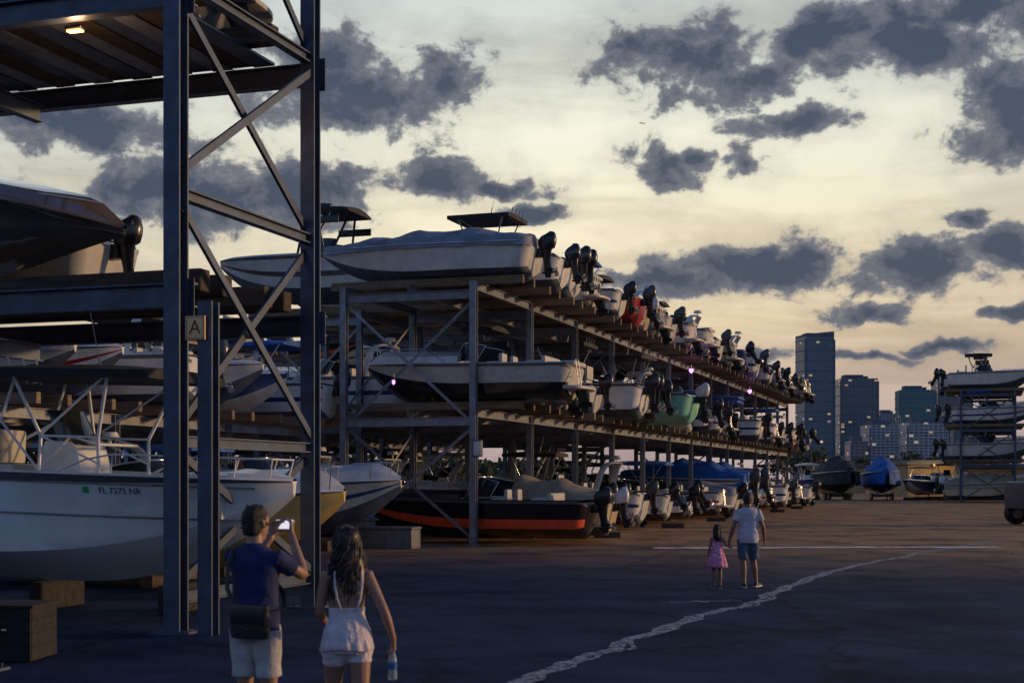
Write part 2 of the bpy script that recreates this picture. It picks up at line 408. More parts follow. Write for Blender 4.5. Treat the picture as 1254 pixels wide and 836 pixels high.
def boat(key,kind,L,B,H,hull,label,motor=M_dark,nm=1,rise=.12,tilt=.25,cover=None,stripe=None,mk=.80,bottom=M_anti,mstripe=None,blunt=2.2,peak=.55,drop=.12,aft=.3,tent=0,low=None,rail=None,ppos=.45):
    sec=secfn(L,B,H,rise,blunt); root=empty('motor_boat')
    build_hull(sec,[bottom,hull,stripe or hull,rail or M_rail]+([low] if low else []),root)
    if kind=='cover':
        build_cover(sec,root,cover,peak=peak,seed=len(PROTO)*1.7,aft=aft,drop=drop,tent=tent,ppos=ppos)
        build_deck(sec,root,M_white,(.08,.6))
    elif kind=='cc':
        build_deck(sec,root,M_white,(.1,.86)); console(sec,root,.46); ttop(sec,root,.42,canm=cover or M_cblack,Lc=1.9); rails(sec,root,.6,.97,.22)
    elif kind in('cuddy','arch'):
        build_deck(sec,root,M_white,(.08,.50),crown=.42); windshield(sec,root,.56,.60,.84); rails(sec,root,.55,.97,.42); seats(sec,root,.34)
        if kind=='arch': arch(sec,root,.22,1.15,M_white)
    elif kind=='slope':
        build_deck(sec,root,hull,(.04,.22),crown=.30); windshield(sec,root,.34,.9,.84,framed=False); arch(sec,root,.12,1.5,M_dark)
    elif kind=='bow':
        build_deck(sec,root,M_white,(.08,.55)); windshield(sec,root,.54,.48,.85,framed=False); seats(sec,root,.36)
    elif kind=='bim':
        build_deck(sec,root,M_white,(.08,.55)); windshield(sec,root,.56,.45,.85); seats(sec,root,.36); bimini(sec,root,.30,cover)
    elif kind=='wake':
        build_deck(sec,root,M_white,(.08,.55)); windshield(sec,root,.54,.48,.85,framed=False); tower(sec,root,.46,1.35); seats(sec,root,.34)
    elif kind=='sport':
        build_deck(sec,root,M_dark,(.08,.50),crown=.26); windshield(sec,root,.50,.62,.84,framed=True); seats(sec,root,.34)
    if nm==0 and kind!='none': sterndrive(sec,root,L)
    for i in range(nm):
        y=0 if nm==1 else (-.36 if i==0 else .36)
        outboard(root,-L/2-.14,y,H-.22,motor,mk,tilt,mstripe)
    tag(root,label,'boat','boats stored on the marina racks')
    root['len']=L
    PROTO[key]=root
    return root,sec
boat('cgrey','cover',6.9,2.5,1.08,M_white,'white motor boat under a wrinkled grey canvas cover on the rack',M_dark,1,cover=M_cgrey,peak=.62,aft=.30,rise=.08,ppos=.30,rail=M_greyh)
boat('cblue','cover',6.4,2.4,1.2,M_white,'white motor boat under a blue canvas cover on the rack',M_mgrey,1,cover=M_cblue,peak=.75,drop=.5)
boat('cblack','cover',6.6,2.45,1.25,M_greyh,'grey motor boat under a black canvas cover on the rack',M_dark,0,cover=M_cblack,peak=.8)
boat('ctan','cover',6.3,2.4,1.2,M_cream,'cream motor boat under a tan canvas cover on the rack',M_mwhite,1,cover=M_ctan,peak=.85,drop=.3)
boat('ccw','cc',7.0,2.5,1.25,M_white,'white centre console boat with hardtop and twin black outboards',M_dark,2,mstripe=M_mgrey)
boat('cct','cc',6.6,2.4,1.2,M_teal,'mint green centre console fishing boat with white outboard',M_mwhite,1,bottom=M_teal)
boat('ccn','cc',7.2,2.5,1.3,M_navy,'navy blue centre console boat with hardtop and twin black outboards',M_dark,2,bottom=M_white,cover=M_white)
boat('cud','cuddy',7.0,2.5,1.35,M_cream,'cream cuddy cabin boat with windshield and swim platform',M_dark,0,stripe=M_copper)
boat('cug','cuddy',6.6,2.45,1.2,M_vinyl,'grey beige cabin boat with dark lower hull and windshield',M_dark,0,stripe=M_vinyl,low=M_black,bottom=M_black)
boat('ochre','cuddy',7.0,2.5,1.3,M_tan,'ochre yellow hulled cabin boat resting on timber blocks',M_dark,0,bottom=M_tan)
boat('cudw','arch',7.2,2.5,1.35,M_white,'white cabin boat with radar arch and dark grey outboard',M_mgrey,1,stripe=M_navy)
boat('bwhite','bow',6.4,2.4,1.2,M_white,'white open runabout with low windshield and black outboard',M_dark,1,mstripe=M_mgrey)
boat('bsd','bow',6.6,2.45,1.25,M_white,'white open runabout with swim platform and red stripe',M_dark,0,stripe=M_red)
boat('bblack','sport',7.6,2.5,1.15,M_black,'long black sport boat with an orange lower band and windshield',M_dark,1,stripe=M_black,bottom=M_black,rise=.10,blunt=1.5,low=M_orange)
boat('bnavy','bow',6.5,2.4,1.2,M_navy,'dark blue open runabout with low windshield and black outboard',M_dark,1,bottom=M_black,low=M_white)
boat('bred','bow',6.2,2.4,1.2,M_red,'dark red runabout with low windshield and grey outboard',M_mgrey,1,bottom=M_red)
boat('bimb','bim',6.5,2.45,1.2,M_white,'white runabout with raised blue sun canopy',M_dark,1,cover=M_cblue,stripe=M_navy)
boat('bimt','bim',6.5,2.45,1.2,M_navy,'navy runabout with raised tan sun canopy',M_dark,0,cover=M_ctan,bottom=M_white)
boat('wkw','wake',6.8,2.5,1.3,M_white,'white wakeboard boat with black tower and canopy',M_dark,0,stripe=M_copper)
boat('wkb','wake',6.8,2.5,1.3,M_greyh,'grey wakeboard boat with black folded tower',M_mgrey,0,stripe=M_black)
KEYS=['cgrey','cblue','cblack','ctan','ccw','cug','ccn','cud','cudw','bwhite','bblack','wkw','wkb','bsd','bnavy','bimb','bimt','cudw','bsd','wkw','bwhite','cblack','bnavy']
rt_=random.Random(21)
def put(key,x,y,z,rz,sc=1.0,pitch=0,tilt=None):
    tl_=rt_.choice([.05,.1,.12,.2,.3,.08,.5])
    return copy_thing(PROTO[key],(x,y,z),(0,pitch,rz),sc,tilt or tl_)
# ------------------------------------------------------------ racks
CAM=V((0,0,HC))
def rack(name,label,x0,x1,y0,bay,nb,levels,braces=(),mats=M_steel2,bunks=2,bunkw=.16,xover=(1.3,.8),pw=.2):
    root=empty(name,((x0+x1)/2,y0,0)); off=V(((x0+x1)/2,y0,0))
    parts={}
    def add(kind,fn,c): parts.setdefault(kind,[]).append((fn,V(c)))
    top=levels[-1]; sg=1 if x0>x1 else -1
    bx0=x0+sg*xover[0]; bx1=x1-sg*xover[1]
    for i in range(nb+1):
        y=y0+i*bay
        for x in (x0,x1):
            add('post',(lambda mb,x=x,y=y:(mb.ibeam((x,y,0),(x,y,top),pw,pw,.018),mb.box((x,y,.012),(.4,.4,.024)))),(x,y,2))
        for z in levels:
            add('cross_beam',(lambda mb,y=y,z=z:mb.ibeam((x0+.0,y+.003,z-.38),(x1,y+.003,z-.38),.15,.26,.016)),(x0,y,z))
        if i in braces:
            zs=[.15]+[l-.5 for l in levels]
            for a,b in zip(zs[:-1],zs[1:]):
                add('diagonal_brace',(lambda mb,y=y,a=a,b=b:mb.box(((x0+x1)/2,y+.09,(a+b)/2),(math.hypot(x1-x0,b-a),.012,.09),Matrix.Rotation(math.atan2(b-a,x1-x0)*-1,3,'Y'))),(x0,y,a))
                add('diagonal_brace',(lambda mb,y=y,a=a,b=b:mb.box(((x0+x1)/2,y+.11,(a+b)/2),(math.hypot(x1-x0,b-a),.012,.09),Matrix.Rotation(math.atan2(b-a,x1-x0),3,'Y'))),(x0,y,a))
    for i in range(nb):
        y=y0+i*bay
        for z in levels:
            for x in (x0,x1,(x0+x1)/2):
                add('long_beam',(lambda mb,x=x,y=y,z=z:mb.ibeam((x,y+.01,z-.125),(x,y+bay-.01,z-.125),.16,.25,.016)),(x,y,z))
            for j in range(bunks):
                yc=y+bay*(j+.5)/bunks
                for d in (-.55,.55):
                    add('timber_bunk',(lambda mb,yc=yc,d=d,z=z:mb.box(((bx0+bx1)/2,yc+d,z+.125),(abs(bx1-bx0),bunkw,.25),bev=.01,seg=1)),(x0,yc,z))
        if i in braces:
            for a,b in zip([.2]+[l for l in levels][:-1],[l-.5 for l in levels]):
                add('diagonal_brace',(lambda mb,y=y,a=a,b=b:mb.box((x1+.02,y+bay/2,(a+b)/2),(.012,math.hypot(bay,b-a),.08),Matrix.Rotation(math.atan2(b-a,bay),3,'X'))),(x1,y,a))
    for kind,lst in parts.items():
        lst.sort(key=lambda t:(t[1]-CAM).length)
        m=M_wood if kind=='timber_bunk' else mats
        nmax=90
        for fn,c in lst[:nmax]:
            mb=MB(); fn(mb); bmesh.ops.translate(mb.bm,verts=mb.bm.verts,vec=-off); mb.obj(kind,m,root,30)
        if len(lst)>nmax:
            mb=MB()
            for fn,c in lst[nmax:]: fn(mb)
            bmesh.ops.translate(mb.bm,verts=mb.bm.verts,vec=-off); o=mb.obj(kind,m,root,30); o['kind']='stuff'
    tag(root,label,'boat rack'); return root
LV=[4.1,7.9]
rack('boat_rack','long two deck steel boat rack with timber bunks along the yard',-14.36,-18.6,40.0,5.6,13,LV,braces=(0,3,7,11))
rack('boat_rack','steel boat rack standing behind the long rack',-20.6,-24.6,45.6,5.6,6,LV,braces=(0,2))
rack('boat_rack','low single deck steel rack crowded with boats',-20.5,-24.5,25.0,5.6,3,[3.6],braces=(0,))
rack('boat_rack','low single deck steel rack crowded with boats',-28.8,-32.6,25.0,5.6,5,[3.8],braces=(0,))
rack('boat_rack','far two deck steel boat rack beyond the yard',-33.0,-37.5,57.0,5.6,6,[4.1,7.9],braces=(0,3))
rack('boat_rack','far two deck steel boat rack at the yard edge',-41.0,-45.5,60.0,5.6,5,[4.1,7.9],braces=(0,3))
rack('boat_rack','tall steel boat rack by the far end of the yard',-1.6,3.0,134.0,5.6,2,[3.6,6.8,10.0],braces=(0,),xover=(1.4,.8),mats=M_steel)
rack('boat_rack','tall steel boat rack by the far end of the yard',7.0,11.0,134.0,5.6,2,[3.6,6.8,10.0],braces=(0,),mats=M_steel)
rnd=random.Random(11)
fixed={(2,0):'cgrey',(2,1):'bwhite',(2,2):'ccw',(2,3):'wkw',(2,4):'bimb',(2,5):'bred',(2,6):'ctan',(2,7):'wkb',(2,8):'cudw',(1,0):'cug',(1,1):'wkw',(1,2):'bsd',(1,3):'bwhite',(1,4):'ccw',(1,5):'bnavy',(1,6):'cct',(0,0):'bblack',(0,1):'ctan',(0,2):'cud',(0,3):'bwhite',(0,4):'ccw',(0,13):'cblue',(0,14):'cblue',(0,6):'bsd',(0,7):'bwhite',(0,8):'bnavy',(0,9):'bimb',(2,9):'bsd',(2,10):'wkw',(2,12):'cudw',(2,13):'wkb',(1,9):'ccn',(1,7):'cudw',(0,5):'cudw'}
for lv,z in enumerate([.0,4.1,7.9]):
    for k in range(26):
        key=fixed.get((lv,k)) or rnd.choice(KEYS)
        y=40+2.8*(k+.5); L=PROTO[key]['len']
        x=(-13.0+rnd.uniform(-.6,.4) if lv==2 else -12.6+rnd.uniform(-.9,.4))-L/2
        if (lv,k)==(2,0): x=-16.45
        if (lv,k)==(0,0): x=-15.05
        if (lv,k)==(0,1): x=-14.2
        if (lv,k)==(1,0): x=-15.0
        if (lv,k)==(1,6): x+=1.3
        if (lv,k)==(2,5): x+=.6
        o=put(key,x,y+rnd.uniform(-.12,.12),z+(.13 if lv else .18),pi+rnd.uniform(-.04,.04),rnd.uniform(.90,1.06) if k else 1.0)
        if (lv,k) in((0,13),(0,14)): o.scale=(1.1,1.1,1.5); o.location.x+=.4
        if (lv,k)==(2,2): o.scale=(1.05,1.05,1.1)
        if (lv,k)==(1,6): o.rotation_euler.z=pi-.10
for lv,z in enumerate([0,4.1,7.9]):
    for k in range(12):
        key=rnd.choice(KEYS); sc=1
        if lv==2 and k==0: key='wkw'; sc=1.20
        if lv==1 and k==0: key='cudw'
        if lv==2 and 1<k<8 and k!=5: continue
        y=45.6+2.8*(k+.5)
        put(key,-22.6+rnd.uniform(-.3,.3),y,z+(.13 if lv else .18)+(.3 if sc>1 else 0),pi+rnd.uniform(-.03,.03),sc)
for k in range(8): put(rnd.choice(KEYS),-22.8,81+4.2*k,.2,pi+rnd.uniform(-.2,.2),1.15)
for lv,z in enumerate([0,3.6]):
    for k in range(6):
        key=['bwhite','cudw','ctan','cgrey','bimb','wkw','ccw','cudw','bsd','wkw','cud','bimt'][(k*5+lv*3)%12]
        put(key,-22.0+rnd.uniform(-.7,.9),25+2.8*(k+.5),z+(.13 if lv else .18),rnd.choice([0,pi])+rnd.uniform(-.04,.04))
for k in range(10):
    put(['cudw','bwhite','ccw','cgrey','bimb','cud','wkw','bsd','cudw','ctan'][k],-30.6+rnd.uniform(-.7,.7),25+2.8*(k+.5),3.95,rnd.choice([0,pi])+rnd.uniform(-.04,.04))
for lv,z in enumerate([0,4.1,7.9]):
    for k in range(10):
        if lv==2 and rnd.random()<.45: continue
        put(rnd.choice(KEYS),-35.0+rnd.uniform(-.4,.4),57+2.8*(k+.5),z+.15,rnd.choice([0,pi]))
for lv,z in enumerate([0,4.1,7.9]):
    for k in range(8):
        if lv==2 and rnd.random()<.5: continue
        put(rnd.choice(KEYS),-43.0+rnd.uniform(-.4,.4),60+2.8*(k+.5),z+.15,rnd.choice([0,pi]))
for lv,z in enumerate([0,3.6,6.8,10.0]):
    for k in range(3):
        key=[['ctan','bwhite','cudw'],['bwhite','ccw','cud'],['bimb','bwhite','cudw'],['bwhite','ccw','wkb']][lv][k]
        put(key,1.0+rnd.uniform(-.5,.5),134+2.8*(k+.5),z+.15,rnd.uniform(-.06,.06),(1.12,1.12,1.22))
        if k<2: put(rnd.choice(['cud','bwhite','ctan','cudw']),9.0+rnd.uniform(-.3,.3),134+2.8*(k+.5),z+.15,rnd.uniform(-.04,.04),(1.12,1.12,1.3))
M_woodd=mat('weathered_plank',(.022,.020,.022),.85,0,.5,4,.3,30,stretch=(.4,3,3))
def stand(x,y,rz):
    mb=MB()
    for dx in (-2,0,2): mb.box((dx,0,.14),(.25,1.7,.28),bev=.015)
    mb.box((0,0,.06),(4.2,.2,.119),bev=.01)
    o=mb.obj('timber_cradle',M_woodn,None,30); o.location=(x,y,0); o.rotation_euler=(0,0,rz); tag(o,'rough timber blocks carrying a stored boat','boat cradle','timber cradles')
for key,x,y,rz,sc in [('ochre',-14.35,23.2,.05,1.0),('cblack',-16.7,26.3,.05,1.0),('cudw',-17.3,29.4,-.03,1.0),('bimb',-18.5,32.6,.02,1.0),('cudw',-19.2,36.4,.03,1.1),('cudw',-28.5,30,.1,1.),('wkw',-29,37,0,1),('cblack',-28.6,43,0,1),('ccw',-28.9,50,pi,1),('cud',-30,23.5,0,1.1)]:
    put(key,x,y,.3,rz,sc); stand(x,y,rz)
# ------------------------------------------------------------ near rack
rootA=empty('boat_rack',(-9.77,15.95,0)); offA=V((-9.77,15.95,0))
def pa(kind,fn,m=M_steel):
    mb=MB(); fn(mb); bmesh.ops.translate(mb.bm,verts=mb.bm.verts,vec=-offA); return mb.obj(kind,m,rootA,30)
XA=-9.77; YA=[8.2,12.1,15.95,19.8]; TOPA=13.0
for y in YA:
    for x in (XA,-19.4):
        w=.23
        pa('post',lambda mb:(mb.ibeam((x,y,0),(x,y,TOPA if x==XA else 8.3),w,w,.03),mb.box((x,y,.015),(.5,.5,.03)),
            [mb.tube([(x+a,y+b,.02),(x+a,y+b,.075)],.018,6) for a in (-.19,.19) for b in (-.19,.19)]))
    for z in (4.5,8.4):
        if y<15: continue
        pa('cross_beam',lambda mb:mb.ibeam((XA+.12,y+.24,z-.15),(-19.5,y+.24,z-.15),.2,.32,.025))
        pa('gusset_plate',lambda mb:(mb.box((XA-.02,y+.128,z-.2),(.42,.016,.5)),[mb.tube([(XA+a,y+.11,z-.2+b),(XA+a,y+.155,z-.2+b)],.016,6) for a in (-.15,.11) for b in (-.17,0,.17)]))
SPX=XA+.53
pa('post',lambda mb:mb.ibeam((SPX,15.85,0),(SPX,15.85,4.2),.20,.20,.03))
for a,b in zip(YA[:-1],YA[1:]):
    for z in (4.5,8.4):
        for x in (-14.6,-19.4): pa('long_beam',lambda mb:mb.ibeam((x,a+.12,z-.47),(x,b-.12,z-.47),.16,.28,.02))
y0,y1=15.95,19.8
def dg(za,zb,dx=.0,w=.11):
    pa('diagonal_brace',lambda mb:mb.box((XA+dx,(y0+y1)/2,(za+zb)/2),(.05,math.hypot(y1-y0,zb-za)-.2,w),Matrix.Rotation(math.atan2(zb-za,y1-y0),3,'X')))
for z in (8.4,5.64,2.45,.45,11.6): pa('horizontal_brace',lambda mb:mb.ibeam((XA,y0+.12,z),(XA,y1-.12,z),.14,.15,.02))
dg(5.9,8.25,.05); dg(8.3,5.75,-.05); dg(8.55,11.5,.05); dg(11.5,8.55,-.05)
dg(5.5,2.55,.05); dg(2.55,5.5,-.05); dg(2.3,.55,.05); dg(.55,2.3,-.05)
for y in (16.9,17.5,18.7,19.3):
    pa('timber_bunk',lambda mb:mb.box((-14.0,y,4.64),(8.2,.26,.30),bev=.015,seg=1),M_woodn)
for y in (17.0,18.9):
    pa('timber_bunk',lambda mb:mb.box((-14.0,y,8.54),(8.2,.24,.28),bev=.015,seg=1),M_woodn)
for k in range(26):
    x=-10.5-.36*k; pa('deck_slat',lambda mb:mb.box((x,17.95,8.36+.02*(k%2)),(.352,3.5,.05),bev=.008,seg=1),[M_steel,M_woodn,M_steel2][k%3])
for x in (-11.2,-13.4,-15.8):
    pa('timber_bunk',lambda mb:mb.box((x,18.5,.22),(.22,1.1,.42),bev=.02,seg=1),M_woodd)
tag(rootA,'tall braced steel boat rack with timber bunks and letter sign','boat rack')
sg=empty('letter_sign',(SPX-.10,15.70,3.86)); mb=MB(); mb.box((0,0,0),(.28,.025,.30),bev=.008); mb.obj('sign_board',M_sign,sg,30)
def textmesh(txt,size):
    cu=bpy.data.curves.new('t','FONT'); cu.body=txt; cu.size=size; cu.align_x='CENTER'; cu.align_y='CENTER'; cu.resolution_u=3
    o=bpy.data.objects.new('t',cu); COL.objects.link(o); dg_=bpy.context.evaluated_depsgraph_get()
    me=bpy.data.meshes.new_from_object(o.evaluated_get(dg_)); bpy.data.objects.remove(o); return me
me=textmesh('A',.25); me.materials.append(M_ink)
o=bpy.data.objects.new('letter',me); COL.objects.link(o); o.parent=sg; o.rotation_euler=(pi/2,0,0); o.location=(0,-.0155,0)
mb=MB()
for a in range(4):
    A=a*pi/2; mb.box((.122*cos(A),-.015,.132*sin(A)),(.006 if a%2==0 else .25,.004,.27 if a%2==0 else .006))
mb.obj('border',M_ink,sg,30)
tag(sg,'square tan sign with the letter A on a steel post','sign')
r,secW=boat('whaler','none',8.0,2.6,1.58,M_hullw,'white centre console boat with black canopy and registration on its hull',nm=0,rise=.0,bottom=M_hullw,blunt=3.0)
PROTO.pop('whaler')
build_deck(secW,r,M_white,(.08,.9)); console(secW,r,.56,.6); ttop(secW,r,.60,2.0,M_cblack,2.7,.6,.62,fm=M_pipe); rails(secW,r,.62,.97,.26,m=M_pipe)
outboard(r,-4.14,-.36,1.42,M_mgrey,1.1,.2); outboard(r,-4.14,.36,1.42,M_mgrey,1.1,.2)
mb=MB()
for sg_ in (-1,1):
    mb.tube([(.3,sg_*.5,1.05),(.2,sg_*.52,1.6),(.7,sg_*.5,2.1),(1.15,sg_*.5,2.0)],.022,6)
    mb.tube([(-1.3,sg_*.6,1.0),(-1.25,sg_*.62,1.9),(-.4,sg_*.62,2.3),(-.2,sg_*.6,2.9)],.024,6)
    mb.tube([(-1.25,sg_*.62,1.9),(-1.25,-sg_*.62,1.9)],.02,6)
    mb.tube([(-.4,sg_*.62,2.3),(.2,sg_*.52,1.6)],.02,6)
mb.tube([(.2,-.52,1.6),(.2,.52,1.6)],.02,6); mb.tube([(1.15,-.5,2.0),(1.15,.5,2.0)],.02,6)
mb.obj('console_rail',M_pipe,r,40)
mb=MB(); mb.box((-.9,0,1.35),(.7,1.1,.5),bev=.06); mb.obj('leaning_post',M_vinyl,r,40)
me=textmesh('FL 7275 NR',.12)
def onhull(u,v,out=.006):
    s=(u+4.0)/8.0; x,b,zs,zk,cb,zc,t=secW(s); q=(v-zc)/(zs-zc); q=max(0,min(1,q))
    return V((u,-(side_y(secW,s,q)+out),v))
for v in me.vertices: v.co=onhull(v.co.x+1.88,v.co.y+1.37)
me.materials.append(M_regink); o=bpy.data.objects.new('registration_number',me); COL.objects.link(o); o.parent=r
mb=MB(); g=[[onhull(1.36+.09*i/3,1.33+.09*j) for i in range(4)] for j in range(2)]; mb.loft(g,cap=False,closed=False); mb.obj('registration_decal',M_green,r,0)
for vv in (1.02,1.47):
    mb=MB(); mb.tube([onhull(-3.9+7.5*i/24,vv,.008) for i in range(25)],.016,6); mb.obj('side_strake',M_greyh,r,60)
r.location=(-13.05,17.75,.5); r.rotation_euler=(0,math.radians(2.0),0)
boat('big','slope',8.2,2.6,1.95,M_copper,'glossy bronze cabin cruiser sloping down towards its rounded bow',M_dark,1,stripe=M_copper,bottom=M_copper,rise=-.62,blunt=3.0,rail=M_pipe)
boat('flat','cover',7.6,2.6,1.3,M_greyh,'grey hulled boat resting on the upper timber bunks',M_dark,0,cover=M_cblack,bottom=M_greyh)
def own(key,x,y,z,rz,sc=1,lab=None,pitch=0,tilt=None):
    o=put(key,x,y,z,rz,sc,pitch,tilt)
    if lab: o['label']=lab
    return o
own('big',-15.45,17.2,4.72,0)
own('bwhite',-15.85,19.3,4.70,pi,.86,tilt=.08)
for yy,xx in ((18.9,-14.6),(17.0,-16.9)):
    o=own('flat',xx,yy,8.6,pi,.98)
    mb=MB(); sf=secfn(7.6,2.6,1.3)
    for sgn in (-1,1):
        for w_ in (.25,.5,.75):
            mb.tube([V((sf(s)[0],sgn*sf(s)[4]*w_,sf(s)[3]+(sf(s)[5]-sf(s)[3])*w_-.012)) for s in [i/12*.8 for i in range(13)]],.022,6)
    mb.obj('spray_strake',M_white,o,60)['kind']='stuff'
rt=empty('work_lamp',at(92,40,19.2)); mb=MB(); mb.box((0,0,.06),(.26,.14,.05),bev=.02); mb.obj('housing',M_dark,rt,40)
mb=MB(); mb.box((0,0,.02),(.22,.10,.03),bev=.012); mb.obj('lamp_glass',mat('warm_lamp_glass',(.9,.6,.3),.4,emit=(1,.45,.15),es=3),rt,40); tag(rt,'small warm work lamp under the upper bunks','lamp')
l=bpy.data.lights.new('lamp_light','POINT'); l.energy=25; l.color=(1,.55,.25); l.shadow_soft_size=.1
lo=bpy.data.objects.new('lamp_light',l); lo.location=(0,0,-.12); lo.parent=rt; COL.objects.link(lo)
# ------------------------------------------------------------ lamps on racks
M_lamp=mat('violet_lamp_glass',(.5,.2,.9),.4,emit=(.70,.18,1.0),es=4.5)
for i,p in enumerate([V((-13.3,68.3,7.30)),V((-13.3,86.8,7.4)),at(482,468,41.0)]):
    k=[.62,.7,.26][i]
    rt=empty('rack_lamp',p); mb=MB(); mb.box((0,0,.10),(.3*k,.28*k,.08),bev=.01); mb.tube([(0,0,.14),(0,0,.24)],.02); mb.obj('housing',M_dark,rt,40)
    mb=MB(); mb.limb([(0,0,.06),(0,0,-.06*k),(0,0,-.16*k)],[.15*k,.17*k,.10*k],14,rnd=True); mb.obj('lamp_glass',M_lamp,rt,60)
    tag(rt,'glowing violet lamp fixed under the rack deck','lamp','rack lamps')
    l=bpy.data.lights.new('lamp_light','POINT'); l.energy=14 if i<2 else 1.5; l.color=(.7,.25,1); l.shadow_soft_size=.2
    lo=bpy.data.objects.new('lamp_light',l); lo.location=(.45,0,-.25); lo.parent=rt; COL.objects.link(lo)
# ------------------------------------------------------------ yard details
M_locker=mat('grey_locker',(.14,.15,.18),.6,0,.4,4)
for px,py,w,h in [(478,671,1.6,.55),(437,668,.9,.75)]:
    p=gr(px,py); rt=empty('dock_locker',p); mb=MB(); mb.box((0,0,h/2),(w,.7,h),bev=.03); mb.obj('body',M_locker,rt,40)
    mb=MB(); mb.box((0,0,h+.04),(w+.06,.76,.075),bev=.03); mb.obj('lid',M_locker,rt,40); tag(rt,'low grey storage locker beside the boat rack','locker','dock lockers')
p=gr(10,806); rt=empty('wooden_crate',p,.25); mb=MB()
for k in range(4): mb.box((0,-.35,.09+.145*k),(.80,.035,.143),bev=.004); mb.box((0,.35,.09+.145*k),(.80,.035,.143),bev=.004); mb.box((-.39,0,.09+.145*k),(.03,.66,.143),bev=.004); mb.box((.39,0,.09+.145*k),(.03,.66,.143),bev=.004)
mb.box((0,0,.60),(.86,.76,.03),bev=.006); mb.obj('crate_body',M_woodd,rt,30)
mb=MB(); mb.box((.12,-.375,.35),(.06,.02,.03),bev=.005); mb.obj('latch',M_chrome,rt)
tag(rt,'weathered dark plank crate standing by the rack','crate')
rt=empty('meter_box',(-14.18,40.0,2.9)); mb=MB(); mb.box((0,-.16,0),(.3,.14,.5),bev=.02); mb.obj('cabinet',M_locker,rt,40); mb=MB(); mb.box((.02,-.235,0),(.24,.012,.42),bev=.005); mb.obj('door',M_white,rt,40)
tag(rt,'grey electrical meter box on a rack post','meter box')
rb=random.Random(5)
for k in range(6):
    mb=MB(); mb.box((0,0,.1),(.9,.22,.2),bev=.012)
    o=mb.obj('timber_block',M_woodn,None,30); o.location=(-12.1+rb.uniform(-.3,.3),47+k*10.3,0); o.rotation_euler=(0,0,rb.uniform(-.4,.4)); tag(o,'spare timber block lying on the asphalt','timber','timber blocks')
boat('dblue','cover',6.4,2.9,1.6,M_cblue,'large boat under a bright blue canvas cover on a trailer',M_mgrey,0,cover=M_cblue,bottom=M_navy,peak=1.4,drop=1.0,aft=.6,tent=1,blunt=2.8)
boat('dblack','cover',6.4,2.9,1.6,M_cblack,'large boat under a dark canvas cover on a trailer',M_dark,0,cover=M_cblack,bottom=M_black,peak=1.4,drop=1.0,aft=.7,tent=1,blunt=2.8)
def draped(key,px,py,rz,sc):
    p=gr(px,py); o=put(key,p.x,p.y,.65,rz,sc); o['group']='boats parked at the far end of the yard'
    mb=MB()
    for s_ in (-1,1):
        mb.box((0,s_*.6,.62),(4.8,.12,.14))
        for dx in (-1.0,.1): mb.limb([(dx,s_*1.0-.11,.36),(dx,s_*1.0+.11,.36)],[.36,.36],18)
    mb.box((0,0,.45),(.14,2.2,.24)); mb.box((3.0,0,.6),(1.8,.14,.14)); mb.tube([(3.7,0,0),(3.7,0,.6)],.05)
    t=mb.obj('boat_trailer',M_dark,None,40); t.location=(p.x,p.y,0); t.rotation_euler=(0,0,rz); tag(t,'black tandem axle boat trailer under a covered boat','trailer','boat trailers')
fa=TH+pi/2
draped('dblue',1080,612,fa+pi-.12,1.22); draped('dblack',1027,612,fa+pi+.12,1.25)
for px,py,key,rz in [(1183,611,'ctan',fa+pi),(1124,612,'bimt',fa+2.6),(1144,611,'ochre',fa+2.2),(1160,612,'ccw',fa+2.9),(1215,612,'bwhite',fa+pi),(990,611,'ccn',fa+pi)]:
    p=gr(px,py); o=put(key,p.x,p.y,.5,rz,1.1); o['group']='boats parked at the far end of the yard'; stand(p.x,p.y,rz)
M_wall=mat('stucco',(.40,.28,.15),.85,0,.35,.8)
M_roof=mat('sheet_roof',(.14,.14,.15),.6,0,.4,.6)
M_litw=mat('lit_window',(.5,.35,.2),.5,emit=(1,.60,.20),es=.9)
def shed(px0,px1,D,h,lab,lit=True):
    a=at(px0,HY,D); b=at(px1,HY,D); w=(b-a).length; c=(a+b)/2; c.z=0
    rt=empty('yard_building',c,TH); mb=MB(); mb.box((0,4,h/2),(w,8,h)); mb.obj('wall',M_wall,rt,30)
    mb=MB(); mb.box((0,3.7,h+.15),(w+.8,9.2,.3)); mb.box((0,3.7,h+.42),(w-.6,7.6,.22)); mb.obj('roof',M_roof,rt,30)
    n=max(2,int(w/2.6))
    for i in range(n):
        x=-w/2+(i+.5)*w/n; mb=MB(); mb.box((x,-.03,h*.52),(1.3,.05,h*.36)); wo=mb.obj('window',M_litw if (lit and i%3!=1) else M_glass,rt,30)
        mb=MB()
        for zz in (-1,1): mb.box((x,-.075,h*.52+zz*h*.19),(1.46,.05,.08))
        for xx in (-1,0,1): mb.box((x+xx*.69,-.07,h*.52),(.07,.04,h*.36))
        mb.obj('frame',M_dark,wo,30)
    if lit:
        mb=MB(); mb.tube([(0,0,h-.2),(0,-.9,h+.1)],.04); mb.box((0,-1.0,h+.05),(.4,.4,.1),bev=.03); f=mb.obj('wall_lamp',M_dark,rt,40)
        mb=MB(); mb.limb([(0,-1.0,h+.0),(0,-1.0,h-.12)],[.16,.1],12,rnd=True); mb.obj('lamp_glass',M_litw,f,60)
        l=bpy.data.lights.new('lamp_light','POINT'); l.energy=420; l.color=(1,.66,.28); l.shadow_soft_size=.3
        lo=bpy.data.objects.new('lamp_light',l); lo.location=(0,-4.2,h+.3); lo.parent=rt; COL.objects.link(lo)
    tag(rt,lab,'building')
shed(1112,1170,165,3.8,'low ochre yard building with warm lit windows')
shed(1000,1060,215,4.0,'low storage shed beyond the parked boats',False)
shed(1172,1300,185,3.6,'long low yard office with flat roof',False)
